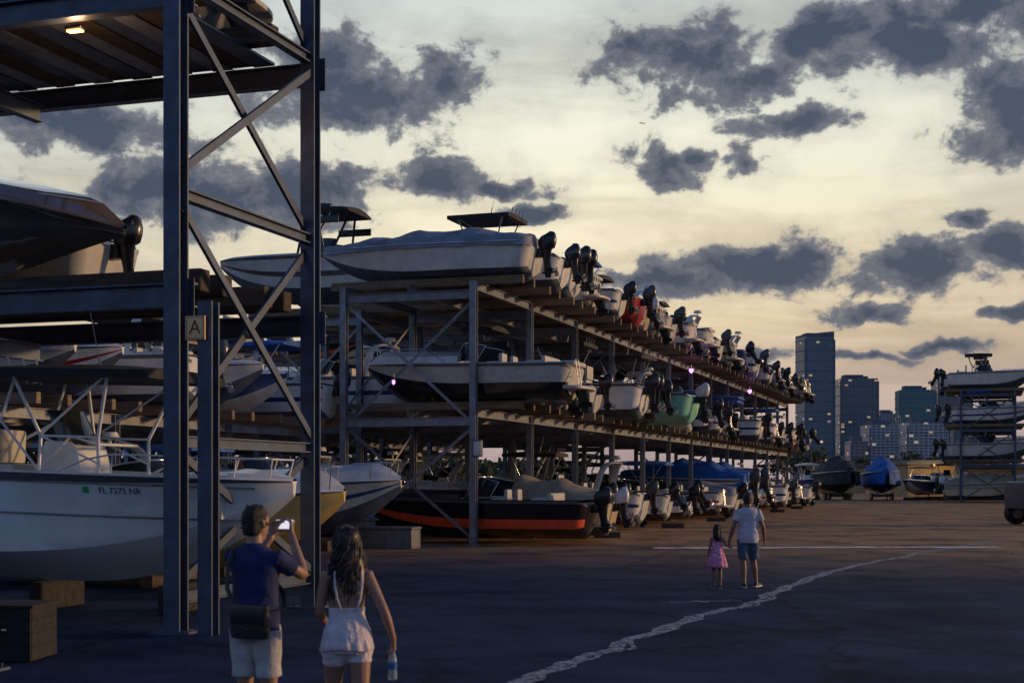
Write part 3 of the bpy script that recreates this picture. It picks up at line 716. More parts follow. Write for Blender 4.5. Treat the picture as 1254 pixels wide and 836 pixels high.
# ------------------------------------------------------------ skyline
def facade_mat(name,glass,slab,lit=.06):
    m,nt,b=newmat(name); N=nt.nodes; L=nt.links
    tc=N.new('ShaderNodeTexCoord')
    sp=N.new('ShaderNodeSeparateXYZ'); L.new(tc.outputs['Object'],sp.inputs[0])
    ad=N.new('ShaderNodeMath'); ad.operation='ADD'; L.new(sp.outputs[0],ad.inputs[0]); L.new(sp.outputs[1],ad.inputs[1])
    cb=N.new('ShaderNodeCombineXYZ'); L.new(ad.outputs[0],cb.inputs[0]); L.new(sp.outputs[2],cb.inputs[1])
    br=N.new('ShaderNodeTexBrick'); br.offset=0; br.inputs['Scale'].default_value=1; br.inputs['Brick Width'].default_value=5.5; br.inputs['Row Height'].default_value=3.6
    br.inputs['Mortar Size'].default_value=.5; br.inputs['Mortar Smooth'].default_value=.1
    br.inputs['Color1'].default_value=(*glass,1); br.inputs['Color2'].default_value=(*[g*.5 for g in glass],1); br.inputs['Mortar'].default_value=(*slab,1)
    L.new(cb.outputs[0],br.inputs['Vector']); L.new(br.outputs['Color'],b.inputs['Base Color'])
    b.inputs['Roughness'].default_value=.3
    sn=N.new('ShaderNodeVectorMath'); sn.operation='SNAP'; L.new(cb.outputs[0],sn.inputs[0]); sn.inputs[1].default_value=(5.5,3.6,1)
    wn=N.new('ShaderNodeTexWhiteNoise'); L.new(sn.outputs[0],wn.inputs['Vector'])
    gt=N.new('ShaderNodeMath'); gt.operation='GREATER_THAN'; gt.inputs[1].default_value=1-lit; L.new(wn.outputs['Value'],gt.inputs[0])
    iv=N.new('ShaderNodeMath'); iv.operation='SUBTRACT'; iv.inputs[0].default_value=1; L.new(br.outputs['Fac'],iv.inputs[1])
    ml=N.new('ShaderNodeMath'); ml.operation='MULTIPLY'; L.new(gt.outputs[0],ml.inputs[0]); L.new(iv.outputs[0],ml.inputs[1])
    mx=N.new('ShaderNodeMix'); mx.data_type='RGBA'; L.new(ml.outputs[0],mx.inputs[0]); mx.inputs[6].default_value=(.010,.018,.030,1); mx.inputs[7].default_value=(.70,.50,.30,1)  # dim blue emission over the whole facade paints in distance haze
    L.new(mx.outputs[2],b.inputs['Emission Color']); b.inputs['Emission Strength'].default_value=.5
    return m
MF1=facade_mat('tower_glass_blue',(.06,.10,.17),(.11,.14,.19),.03)
MF2=facade_mat('tower_dark',(.035,.06,.11),(.12,.15,.20),.04)
MF3=facade_mat('tower_green',(.012,.11,.13),(.04,.16,.19),.03)
MF4=facade_mat('tower_pale',(.09,.14,.19),(.40,.41,.45),.06)
MF5=facade_mat('tower_brown',(.06,.06,.10),(.20,.16,.17),.04)
M_conc=mat('tower_concrete',(.14,.17,.23),.8,0,.2,.02)
def skytower(px0,px1,ytop,D,m,lab,depth=40,crown=0,rot=.0):
    a=at(px0,HY,D); b=at(px1,HY,D); w=(b-a).length*.93; c=(a+b)/2; h=(HY-ytop)/F*D+HC; c.z=0
    rt=empty('tower_building',c,TH+rot); mb=MB()
    mb.box((0,depth/2,h*.5-.01),(w,depth,h)); mb.obj('facade',m,rt,0)
    mb=MB(); z=12
    while z<h:
        mb.box((0,depth/2,z),(w+1.6,depth+1.6,.7)); z+=14.4
    for xx in (-1,1): mb.box((xx*(w/2+.5),-.5,h/2-2),(1.6,1.6,h-4))
    mb.obj('floor_band',M_conc,rt,0)
    mb=MB(); mb.box((-w*.1,depth/2,h+3),(w*.5,depth*.5,6)); mb.box((w*.2,depth/2,h+2),(w*.2,depth*.3,4.5))
    if crown:
        rs=[[V((-w/2,0,h)),V((w/2,0,h)),V((w/2,depth,h)),V((-w/2,depth,h))],[V((-w/2,0,h+crown*.4)),V((w/2,0,h+crown)),V((w/2,depth,h+crown)),V((-w/2,depth,h+crown*.4))]]
        mb.loft(rs)
    mb.obj('rooftop_plant',M_conc,rt,0)
    tag(rt,lab,'skyscraper')
skytower(984,1024,412,2000,MF1,'very tall dark glass residential tower with slanted crown',38,8,.18)
skytower(1028,1077,463,2100,MF2,'broad dark residential tower with balconies',45,0)
skytower(1101,1147,477,1900,MF3,'teal tinted office block with flat roof',40,0,-.1)
skytower(1148,1192,465,2200,MF5,'brownish tower block with flat roof',40,0)
skytower(1064,1104,520,1700,MF4,'pale mid rise apartment block',35,0,.1)
skytower(1110,1164,517,1600,MF4,'pale mid rise block with lit windows',35)
skytower(1042,1064,540,1500,MF5,'small brownish apartment block',30)
skytower(972,998,548,1800,MF2,'low dark apartment block',30)
skytower(1168,1200,505,1700,MF2,'mid rise dark tower behind the racks',30)
skytower(1077,1101,506,2300,MF4,'slim pale tower in the distance',30)
# trees
M_leaf=mat('foliage',(.035,.055,.03),.8,0,.6,1.5,rand=.2)
M_bark=mat('bark',(.08,.06,.045),.9,0,.4,6)
def tree(p,h,seed):
    rg=random.Random(seed); rt=empty('tree',p); mb=MB()
    mb.limb([(0,0,0),(.1,.05,h*.3),(.05,0,h*.55)],[h*.035,h*.026,h*.015],8)
    cl=[]
    for i in range(7):
        A=rg.uniform(0,6.28); rr=rg.uniform(.1,.33)*h; q=V((cos(A)*rr,sin(A)*rr,h*rg.uniform(.5,.86))); cl.append((q,h*rg.uniform(.13,.22)))
        mb.limb([(.05,0,h*rg.uniform(.3,.5)),tuple(q*.6+V((0,0,h*.2))),tuple(q)],[h*.014,h*.009,h*.004],6)
    mb.obj('trunk',M_bark,rt,50); mb=MB()
    for q,r_ in cl:
        for k in range(60):
            d=V((rg.gauss(0,1),rg.gauss(0,1),rg.gauss(0,.75))); d=d.normalized()*r_*rg.uniform(.4,1.1)
            c=q+d; s_=h*.035*rg.uniform(.6,1.5); u=V((rg.gauss(0,1),rg.gauss(0,1),rg.gauss(0,1))).normalized(); w_=u.orthogonal().normalized()
            vs=[mb.bm.verts.new(c+u*s_*a+w_*s_*b*.7) for a,b in ((-1,0),(0,-1),(1,0),(0,1))]; mb.bm.faces.new(vs)
    mb.obj('crown',M_leaf,rt,0); tag(rt,'dark leafy tree at the edge of the yard','tree','trees along the yard edge')
for i,(px,D,h) in enumerate([(972,200,6.5),(992,230,7.5),(1008,240,6),(1048,260,6.5),(1066,250,5.5),(1098,240,6),(1118,260,7.5),(1140,270,7),(1168,255,7),(960,260,8),(1196,240,6.5),(1215,260,8),(1240,240,7)]):
    q=at(px,HY,D); q.z=0; tree(q,h,i)
rg=random.Random(9); mb=MB()
for k in range(5200):
    y=rg.uniform(28,190); d=V((-52-rg.uniform(0,3),y,rg.uniform(0,1)**.7*(4.2+1.6*noise.noise(V((y*.12,0,0)))+.8*noise.noise(V((y*.5,4,0)))))); s_=rg.uniform(.25,.55)
    u=V((rg.gauss(0,1),rg.gauss(0,1),rg.gauss(0,1))).normalized(); w_=u.orthogonal().normalized()
    vs=[mb.bm.verts.new(d+u*s_*a+w_*s_*b*.7) for a,b in ((-1,0),(0,-1),(1,0),(0,1))]; mb.bm.faces.new(vs)
o=mb.obj('hedge',M_leaf,None,0); o['kind']='stuff'; tag(o,'added dark hedge hiding the low sky behind the racks','hedge')  # added filler that blocks the bright low sky seen through the racks
a=at(900,HY,290); b=at(1330,HY,290); c=(a+b)/2; c.z=0; rt=empty('boundary_wall',c,TH); mb=MB(); w=(b-a).length
mb.box((0,0,1.1),(w,.2,2.2))
for k in range(30): mb.box((-w/2+k*w/29,-.15,1.25),(.3,.3,2.5))
mb.obj('panel',M_conc,rt,0); tag(rt,'long pale boundary wall at the yard end','wall')
p=at(786,151,2600); rt=empty('airplane',p,.6); mb=MB(); mb.limb([(-5,0,0),(-3.5,0,0),(3,0,0),(5.5,0,.5)],[.3,.9,.8,.15],10); mb.obj('fuselage',M_dark,rt)
mb=MB(); mb.box((-.3,0,.2),(1.8,13,.22),bev=.08); mb.obj('wing',M_dark,rt); mb=MB(); mb.box((5,0,.6),(1.2,4.4,.15),bev=.05); mb.box((5,0,1.5),(1.3,.15,1.8),bev=.05); mb.obj('tail',M_dark,rt)
rt.rotation_euler=(.2,.15,TH+.1); tag(rt,'small dark airplane crossing the sky','airplane')
p=gr(1300,642); rt=empty('marina_forklift',p,TH+.15)
M_fork=mat('forklift_paint',(.16,.16,.18),.4,0,.3,3)
mb=MB(); mb.box((-.5,0,1.15),(3.2,1.9,.9),bev=.12); mb.box((-1.9,0,1.3),(.7,1.9,1.2),bev=.15); mb.obj('chassis',M_fork,rt)
mb=MB()
for x in (-1.0,.6):
    for y in (-.8,.8): mb.box((x,y,2.2),(.1,.1,1.5))
mb.box((-.2,0,2.98),(1.9,1.8,.1),bev=.03); mb.obj('cab_guard',M_dark,rt)
mb=MB()
for y in (-.55,.55): mb.box((1.45,y,2.6),(.16,.14,4.8))
for z in (.6,2.4,4.9): mb.box((1.45,0,z),(.12,1.1,.14))
mb.obj('mast',M_steel2,rt)
mb=MB()
for y in (-.4,.4): mb.box((2.7,y,.5),(2.4,.16,.08),bev=.01); mb.box((1.58,y,.9),(.08,.16,.9))
mb.obj('fork',M_dark,rt)
for x,rr in ((.9,.6),(-1.6,.5)):
    for y in (-1.05,1.05):
        mb=MB(); mb.limb([(x,y-.17,rr),(x,y-.13,rr),(x,y+.13,rr),(x,y+.17,rr)],[rr*.9,rr,rr,rr*.9],24); wo=mb.obj('wheel',M_dark,rt,40)
        mb=MB(); mb.limb([(x,y-.19,rr),(x,y+.19,rr)],[rr*.5,rr*.5],16); mb.obj('rim',M_steel2,wo,40)
tag(rt,'grey marina forklift parked at the edge of the yard','forklift')
# ------------------------------------------------------------ people
def hand(mb,w,d,nrm,curl=.5,sc=1.0,side=1,thumb=True):
    d=V(d).normalized(); nrm=V(nrm); nrm=(nrm-d*nrm.dot(d)).normalized(); sx=d.cross(nrm)*side
    w=V(w); P=.088*sc
    mb.limb([w-d*.02*sc,w+d*.03*sc,w+d*P*.75,w+d*P],[(.024*sc,.020*sc),(.034*sc,.017*sc),(.041*sc,.015*sc),(.038*sc,.013*sc)],10,ref=sx,rnd=True)
    ax=d.cross(nrm)
    for k,(o,l,r) in enumerate([(.031,.070,.0092),(.0105,.080,.0095),(-.0105,.074,.009),(-.031,.056,.008)]):
        p=w+d*P*.92+sx*o*sc; dd=d.copy(); pts=[p-d*.02*sc,p]
        cc=curl*(1+.08*k)
        for f in (.45,.32,.23):
            dd=(Matrix.Rotation(cc*.75,3,ax)@dd).normalized()
            p=p+dd*l*f*sc*1.05; pts.append(p)
        mb.limb(pts,[r*sc*1.05,r*sc*1.05,r*sc,r*.92*sc,r*.8*sc],8,ref=sx,rnd=True)
    if thumb:
        b=w+d*.018*sc+sx*.026*sc; p1=b+(d*.55+sx*.7+nrm*.35).normalized()*.040*sc; p2=p1+(d*.8+sx*.25+nrm*.45).normalized()*.03*sc; p3=p2+(d*.85-sx*.05+nrm*.5).normalized()*.025*sc
        mb.limb([b-sx*.012*sc,p1,p2,p3],[.015*sc,.0125*sc,.0105*sc,.009*sc],8,ref=nrm,rnd=True)
def person(loc,rz,S,pose,skin,fem=0,hs=1.0,vox=.008):
    rt=empty('person',loc,rz)
    b=MB(); w=1-.12*fem
    T=[(.84,0,.10,.085),(.90,-.01,.155,.115),(.96,-.012,.168+.008*fem,.122),(1.04,0,.148,.10),(1.12,.005,.135*(1-.08*fem),.095*w),(1.25,.008,.155*w,.108*w),(1.35,.0,.172*w,.112*w),(1.415,-.01,.165*w,.09*w),(1.455,-.015,.11*w,.07*w),(1.485,-.012,.062,.06),(1.53,.0,.054*w,.056*w),(1.58,.01,.052*w,.055*w)]
    lean=pose.get('lean',0)
    def tl(p):
        p=V(p)
        if p.z>.95: p.y+=(p.z-.95)*lean
        return p
    b.loft([[tl((cos(a)*rx,y+sin(a)*ry,z)) for a in [2*pi*k/16 for k in range(16)]] for z,y,rx,ry in T])
    if fem:
        for sg in (-1,1): b.limb([tl((sg*.075*w,-.070*w,1.38)),tl((sg*.085*w,-.078*w,1.31)),tl((sg*.06*w,-.072*w,1.24))],[.03,.032,.02],8,rnd=True)
    hc=tl((0,.02,1.64)); Rm=Matrix.Rotation(pose.get('yaw',0),3,'Z')@Matrix.Rotation(pose.get('nod',0),3,'X')
    def hp(x,y,z): return hc+Rm@(V((x,y,z))*hs)
    HR=[(-.125,.045,.022,.02),(-.115,.035,.040,.045),(-.085,.018,.055,.070),(-.045,.008,.066,.088),(0,0,.073,.097),(.04,-.003,.075,.099),(.08,-.006,.066,.088),(.105,-.008,.046,.062),(.117,-.008,.02,.028)]
    b.loft([[hp(cos(a)*rx,y+sin(a)*ry,z) for a in [2*pi*k/16 for k in range(16)]] for z,y,rx,ry in HR])
    b.limb([hp(0,.092,.012),hp(0,.112,-.022),hp(0,.108,-.032)],[.008*hs,.014*hs,.012*hs],8,rnd=True)
    b.limb([hp(-.022,.082,-.068),hp(0,.094,-.066),hp(.022,.082,-.068)],[.006*hs,.010*hs,.006*hs],8,rnd=True,ref=V((0,0,1)))
    b.limb([hp(-.045,.082,.026),hp(0,.094,.024),hp(.045,.082,.026)],[.007*hs,.009*hs,.007*hs],8,rnd=True,ref=V((0,0,1)))
    for sg in (-1,1): b.limb([hp(sg*.074,-.005,.025),hp(sg*.086,-.014,.008),hp(sg*.076,0,-.025)],[(.008*hs,.018*hs),(.011*hs,.022*hs),(.008*hs,.012*hs)],8,rnd=True)
    for k in ('R','L'):
        sx=1 if k=='R' else -1
        sh=tl((sx*(.172*w),-.008,1.405)); el=tl(pose['el'+k]); wr=tl(pose['wr'+k])
        b.limb([sh-V((sx*.06,0,-.01)),sh,sh.lerp(el,.35),el.lerp(sh,.1),el,el.lerp(wr,.3),el.lerp(wr,.8),wr],[.055*w,.058*w,.050*w,.041*w,.039*w,.041*w,.030*w,.026*w],12)
        d=pose.get('hd'+k,wr-el); hand(b,wr,d,pose.get('hn'+k,(-sx,0,0)),pose.get('cu'+k,.5),w*1.05,side=pose.get('ts'+k,1))
        hip=V((sx*.088,-.005,.90)); kn=V(pose['kn'+k]); an=V(pose['an'+k]); fd=V(pose.get('fd'+k,(0,1,0))).normalized()
        cf=kn.lerp(an,.35)+V((0,-.018,0))
        b.limb([hip+V((0,0,.03)),hip,hip.lerp(kn,.4),hip.lerp(kn,.85),kn,cf,kn.lerp(an,.75),an],[.085,.092,.080,.060,.055,.057,.040,.036],12)
        heel=an-fd*.045+V((0,0,-.035)); ball=V((an.x,an.y,an.z-.05))+fd*.13; toe=ball+fd*.08
        b.limb([an,an+V((0,0,-.03))-fd*.02],[.036,.036],10)
        b.limb([heel,an+fd*.03+V((0,0,-.035)),ball,toe],[(.03,.032),(.036,.036),(.045,.024),(.036,.016)],10,rnd=True)
    bmesh.ops.scale(b.bm,vec=(S,S,S),verts=b.bm.verts)
    o=b.obj('body',skin,rt,180)
    m=o.modifiers.new('r','REMESH'); m.mode='VOXEL'; m.voxel_size=vox*max(.8,S); m.use_smooth_shade=True
    sm=o.modifiers.new('s','SMOOTH'); sm.factor=.5; sm.iterations=2
    for sg in (-1,1):
        e=MB(); bmesh.ops.create_uvsphere(e.bm,u_segments=10,v_segments=8,radius=.011*hs*S,matrix=Matrix.Translation(hp(sg*.03,.083,.008)*S)); e.obj('eye',M_dark,rt,180)
    return rt,tl,hp,hc
def clothes(rt,name,fn,m,S,vox=.009,rem=True):
    b=MB(); fn(b); bmesh.ops.scale(b.bm,vec=(S,S,S),verts=b.bm.verts); o=b.obj(name,m,rt,180)
    if rem:
        r_=o.modifiers.new('r','REMESH'); r_.mode='VOXEL'; r_.voxel_size=vox; r_.use_smooth_shade=True
        s=o.modifiers.new('s','SMOOTH'); s.factor=.5; s.iterations=3
    return o
def ringz(tl,z,y,rx,ry,n=20,rip=0,nr=9,ph=0): return [tl((cos(a)*rx*(1+rip*sin(nr*a+ph)),y+sin(a)*ry*(1+rip*sin(nr*a+ph)),z)) for a in [2*pi*k/n for k in range(n)]]
def shirt(tl,pose,w=1.0,hem=.86,slv=.62,loose=.02):
    def fn(b):
        e=loose
        T=[(hem,-.005,.165+e,.122+e),(.91,-.012,.172+e,.13+e),(.96,-.01,.166+e,.122+e),(1.01,-.004,.160+e,.117+e),(1.06,.0,.147+e*1.5,.108+e*1.4),(1.10,.0,.149+e*1.1,.108+e),(1.15,.003,.142+e*1.5,.108+e),(1.21,.003,.150+e,.112+e),(1.27,.005,.160*w+e,.116*w+e),(1.36,0,.176*w+e,.118*w+e),(1.42,-.01,.170*w+e*.8,.098*w+e),(1.462,-.015,.117*w+e*.8,.078*w+e*.9),(1.488,-.013,.078,.075)]
        b.loft([ringz(tl,*t,n=28,rip=.03 if t[0]<1.2 else .008,nr=5+(i%3),ph=i*1.7) for i,t in enumerate(T)])
        for k in ('R','L'):
            sx=1 if k=='R' else -1; sh=tl((sx*.172*w,-.008,1.405)); el=tl(pose['el'+k])
            b.limb([sh-V((sx*.07,0,-.008)),sh,sh.lerp(el,.4),sh.lerp(el,slv)],[.065*w,.074*w,.072*w,.070*w],14)
    return fn
def shorts(pose,frac=.8,e=.022,top=1.0,flare=.03):
    def fn(b):
        b.loft([ringz(V,*t,n=20) for t in [(top,-.005,.158+e,.112+e),(.95,-.012,.17+e,.124+e),(.88,-.012,.165+e,.122+e),(.83,-.005,.13+e,.10+e)]])
        for k in ('R','L'):
            sx=1 if k=='R' else -1; hip=V((sx*.088,-.005,.90)); kn=V(pose['kn'+k])
            b.limb([hip+V((0,0,.04)),hip,hip.lerp(kn,frac*.3),hip.lerp(kn,frac*.5),hip.lerp(kn,frac*.75),hip.lerp(kn,frac)],[.085+e,.094+e,(.092+e,.086+e),(.080+e+flare*.5,.086+e),(.074+e,.072+e+flare*.6),.062+e+flare],16)
    return fn
def shortfhair(hp):
    def fn(b):
        n=18
        rs=[]
        for z,y,rx,ry in [(-.085,-.045,.052,.052),(-.06,-.036,.066,.066),(-.02,-.026,.078,.082),(.03,-.020,.083,.092),(.07,-.012,.080,.100),(.10,-.006,.066,.086),(.125,-.003,.040,.055),(.136,-.003,.01,.014)]:
            rs.append([hp(cos(a)*rx*(1+.03*sin(5*a+z*60)),y+sin(a)*ry*(1+.03*sin(7*a)),z) for a in [2*pi*k/n for k in range(n)]])
        b.loft(rs)
    return fn
def tufts(b,hp,n,seed):
    rg=random.Random(seed)
    for i in range(n):
        a=rg.uniform(0,6.28); zz=rg.uniform(-.03,.13); k=math.sqrt(max(0,1-(zz/.142)**2)) if zz>0 else 1
        x=cos(a)*.082*k; y=-.014+sin(a)*.094*k
        if y>.05 and zz<.07: continue
        dz=rg.uniform(-.02,.015); b.limb([hp(x*.9,y*.9,zz),hp(x*1.03,y*1.03,zz+dz*.5+.002),hp(x*1.05+rg.uniform(-.010,.010),y*1.05+rg.uniform(-.010,.010),zz+dz)],[.010,.007,.002],5)
def addshoes(rt,pose,S):
    for k in ('R','L'):
        b=MB(); an=V(pose['an'+k]); fd=V(pose.get('fd'+k,(0,1,0))).normalized(); sx=V((fd.y,-fd.x,0))
        heel=an-fd*.05+V((0,0,-.03)); ball=V((an.x,an.y,an.z-.042))+fd*.13; toe=ball+fd*.09
        b.limb([heel,an+fd*.03+V((0,0,-.03)),ball,toe],[(.040,.042),(.044,.046),(.052,.034),(.042,.024)],12,rnd=True)
        bmesh.ops.scale(b.bm,vec=(S,S,S),verts=b.bm.verts); so_=b.obj('shoe',M_shoe,rt,180)
        b=MB(); h=an-fd*.085+V((0,0,-.076)); t=V((an.x,an.y,an.z-.076))+fd*.25; rs=[]
        for u,wd in [(0,.028),(.15,.04),(.4,.042),(.7,.052),(.9,.046),(1,.02)]:
            c=h.lerp(t,u); rs.append([c-sx*wd,c+sx*wd,c+sx*wd+V((0,0,.025)),c-sx*wd+V((0,0,.025))])
        b.loft(rs); bmesh.ops.scale(b.bm,vec=(S,S,S),verts=b.bm.verts); b.obj('sole',M_sole,so_,40)
def place(px,D):
    p=at(px,HY,D); p.z=0; return p
P1=dict(lean=-.02,nod=-.02,yaw=-.25,elR=(.27,.20,1.27),wrR=(.075,.39,1.55),elL=(-.22,.22,1.25),wrL=(-.085,.38,1.53),
 knR=(.10,.02,.49),anR=(.12,-.02,.085),knL=(-.10,.03,.49),anL=(-.12,.04,.085),hnR=(-.6,-.3,0),hnL=(.6,-.3,0),cuR=.75,cuL=.75,hdR=(-.15,.25,.9),hdL=(.15,.25,.9),fdR=(.15,1,0),fdL=(-.15,1,0),tsR=-1,tsL=1)
S1=1.76/1.75; RZ1=TH-math.radians(20)
loc1=place(313,10.0); rt1,tl,hp,hc=person(loc1,RZ1,S1,P1,M_skin,0,1.0)
clothes(rt1,'polo_shirt',shirt(tl,P1,.97,.85,.62,.018),M_polo,S1); clothes(rt1,'shorts',shorts(P1,.8,.012,1.0,.018),M_khaki,S1)
h=clothes(rt1,'hair',lambda b:(shortfhair(hp)(b),tufts(b,hp,170,1)),M_hair,S1,rem=False); addshoes(rt1,P1,S1)
clothes(rt1,'collar',lambda b:b.loft([ringz(tl,1.475,-.014,.080,.077,24),ringz(tl,1.505,-.012,.07,.070,24),ringz(tl,1.505,-.012,.062,.062,24),ringz(tl,1.475,-.014,.07,.066,24)],cap=False),M_polo,S1,rem=False)
tag(rt1,'man in blue polo and pale shorts raising a phone','person')
mw=Matrix.Translation(loc1)@Matrix.Rotation(RZ1,4,'Z')
ph=empty('phone',mw@(V((-.005,.425,1.62))*S1)); ph.rotation_euler=(-.12,0,RZ1)
mb=MB(); mb.box((0,0,0),(.155,.009,.075),bev=.004); mb.obj('case',M_dark,ph,40)
M_scr=mat('phone_screen',(.4,.4,.45),.3,emit=(.85,.80,.95),es=.9,scale=30,var=.9)
mb=MB(); mb.box((0,-.0055,0),(.142,.002,.066)); mb.obj('screen',M_scr,ph,0); tag(ph,'phone with glowing screen held up to take a picture','phone')
bg=empty('shoulder_bag',loc1,RZ1)
mb=MB(); mb.box((.08,-.205,.98),(.27,.09,.24),bev=.03); mb.obj('bag_body',M_bag,bg,50)
mb=MB(); mb.box((.08,-.254,1.035),(.25,.014,.13),bev=.006); mb.obj('flap',M_dark,bg,50)
mb=MB()
sp=[(-.04,-.225,1.08),(-.12,-.178,1.2),(-.13,-.152,1.36),(-.115,-.105,1.463),(-.10,.0,1.505),(-.06,.10,1.44),(.02,.148,1.3),(.13,.15,1.15),(.215,.03,1.05),(.20,-.15,1.04)]
mb.limb([V(q)*S1 for q in sp],[(.018,.004)]*len(sp),8); mb.obj('strap',M_bag,bg,50); tag(bg,'black crossbody bag hanging on the back of the man','bag')
P2=dict(lean=.03,nod=.05,yaw=.25,elR=(.265,-.10,1.14),wrR=(.345,-.02,.92),elL=(-.20,.05,1.14),wrL=(-.13,.24,1.03),
 knR=(.10,-.04,.49),anR=(.11,-.26,.13),knL=(-.085,.17,.50),anL=(-.09,.22,.085),hnR=(-1,.2,0),hnL=(1,-.2,0),cuR=1.0,cuL=.6,hdR=(.12,.2,-1))
S2=1.62/1.75; rz2=TH+math.radians(14)
loc2=place(425,9.75); rt2,tl,hp,hc=person(loc2,rz2,S2,P2,M_skin,1,1.02)
clothes(rt2,'top_band',lambda b:b.loft([ringz(tl,1.10,.004,.132,.098,32,.02,11),ringz(tl,1.14,.006,.133,.099,32,.02,11),ringz(tl,1.17,.006,.138,.103,32,.012,11)]),M_whitec,S2,.007)
def pep(b):
    n=120; rs=[]
    for i,(z,rx,ry,rp) in enumerate([(1.12,.131,.100,.01),(1.10,.134,.104,.02),(1.05,.152,.118,.025),(.99,.172,.134,.03),(.92,.188,.147,.035),(.865,.200,.158,.04),(.86,.194,.152,.04),(.92,.180,.140,.035),(1.05,.145,.111,.025),(1.10,.127,.097,.02),(1.12,.124,.093,.01)]):
        rs.append([p+V((0,0,.010*sin(3*k/n*2*pi+1) if z<.9 else 0)) for k,p in enumerate(ringz(tl,z,-.004,rx,ry,n,rp,14,.35*sin(z*9)))])
    b.loft(rs,cap=False)
clothes(rt2,'peplum',pep,M_whitec,S2,rem=False)
def strp(b):
    for sx in (-1,1):
        b.limb([tl(p) for p in [(sx*.055,-.100,1.15),(sx*.085,-.104,1.24),(sx*.10,-.098,1.34),(sx*.098,-.075,1.43),(sx*.09,-.01,1.466),(sx*.09,.07,1.42),(sx*.085,.11,1.30),(sx*.08,.12,1.18)]],[.009]*8,6)
clothes(rt2,'shoulder_strap',strp,M_whitec,S2,rem=False)
clothes(rt2,'shorts',shorts(P2,.34,.014,1.02,.018),M_whitec,S2,.008)
rh=random.Random(3)
def longhair(b):
    n=18; rs=[]
    for z,y,rx,ry in [(-.09,-.06,.055,.045),(-.03,-.035,.080,.080),(.03,-.022,.086,.096),(.07,-.014,.082,.102),(.10,-.010,.066,.086),(.125,-.008,.038,.052),(.136,-.008,.01,.014)]:
        rs.append([hp(cos(a)*rx,y+sin(a)*ry,z) for a in [2*pi*k/n for k in range(n)]])
    b.loft(rs)
    b.limb([hp(0,-.05,.02),hp(0,-.07,-.08),hp(0,-.085,-.18),hp(0,-.10,-.27),hp(0,-.10,-.33),hp(0,-.09,-.37)],[(.07,.045),(.085,.045),(.105,.042),(.11,.038),(.085,.032),(.04,.02)],14)
    for i in range(260):
        a=rh.uniform(-2.2,2.2); top=.11*rh.random()+.015
        L=rh.uniform(.32,.48); x0=sin(a)*.086; y0=-cos(a)*.092-.012
        pts=[]; ph_=rh.uniform(0,6.28); am=rh.uniform(.010,.026); fr=rh.uniform(9,15)
        spr=rh.uniform(.09,.165)
        xs=sin(a)*spr; ys=-abs(cos(a))*.09-.05
        for k in range(12):
            u=k/11; z=top-L*u
            if u<.22: x=x0*(.78+u*1.2); y=y0*(.82+u)
            else: q=(u-.22)/.78; x=x0*(1-q)+xs*q; y=y0*(1-q)+ys*q
            x+=am*sin(ph_+u*fr)*min(1,u*3); y+=am*cos(ph_+u*fr)*min(1,u*3)*.7
            pts.append(hp(x,y,z))
        r0=rh.uniform(.005,.009)
        b.limb(pts,[r0]*9+[r0*.8,r0*.5,.001],5)
clothes(rt2,'hair',longhair,M_hairb,S2,rem=False); addshoes(rt2,P2,S2)
tag(rt2,'long haired woman in white ruffled top and shorts','person')
mw2=Matrix.Translation(loc2)@Matrix.Rotation(rz2,4,'Z')
m_bot,nt,bb=newmat('clear_bottle'); bb.inputs['Base Color'].default_value=(.45,.58,.65,1); bb.inputs['Roughness'].default_value=.08; bb.inputs['Transmission Weight'].default_value=.5
bt=empty('water_bottle',mw2@(V((.345,.035,.62))*S2)); mb=MB()
mb.limb([(0,0,0),(0,0,.01),(0,0,.05),(0,0,.06),(0,0,.13),(0,0,.165),(0,0,.19)],[.028,.032,.032,.030,.032,.024,.013],16); mb.obj('bottle_body',m_bot,bt,60)
mb=MB(); mb.limb([(0,0,.188),(0,0,.208)],[.016,.016],14); mb.obj('cap',M_white,bt,40); mb=MB(); mb.limb([(0,0,.07),(0,0,.12)],[.0325,.0325],16); mb.obj('bottle_label',M_cblue,bt,60)
tag(bt,'clear plastic water bottle held in a hand','bottle')
P3=dict(lean=-.01,yaw=.0,elR=(.27,-.02,1.13),wrR=(.31,.09,.89),elL=(-.27,-.03,1.12),wrL=(-.345,.02,.86),
 hnR=(-1,.2,0),hnL=(1,0,0),cuR=.5,cuL=.9,hdL=(-.1,.1,-1))
P3['knR']=(.11,.11,.50); P3['anR']=(.16,.10,.085); P3['anL']=(-.08,-.12,.085); P3['knL']=(-.09,-.01,.49); P3['fdR']=(.45,1,0)
S3=1.72/1.75; loc3=place(916,25.9); rz3=TH-math.radians(4)
rt3,tl,hp,hc=person(loc3,rz3,S3,P3,M_skin2,0,1.0,.010)
clothes(rt3,'t_shirt',shirt(tl,P3,1.02,.83,.6,.03),M_tee,S3,.010); clothes(rt3,'denim_shorts',shorts(P3,.88),M_denim,S3,.010)
clothes(rt3,'hair',lambda b:(shortfhair(hp)(b),tufts(b,hp,60,2)),M_hair,S3,rem=False); addshoes(rt3,P3,S3)
tag(rt3,'man in light t-shirt and denim shorts walking hand in hand','person')
S4=1.13/1.75
P4=dict(lean=0,elR=(.25,.0,1.22),wrR=(.33,.02,1.16),elL=(-.21,-.03,1.12),wrL=(-.24,.05,.90),
 knR=(.09,.03,.49),anR=(.09,-.03,.085),knL=(-.085,.04,.49),anL=(-.09,.07,.085),hnR=(-1,0,0),cuR=.9,cuL=.5,hdR=(.6,0,.3))
loc4=place(878,25.7); rz4=TH
rt4,tl,hp,hc=person(loc4,rz4,S4,P4,M_skin2,1,1.28,.012)
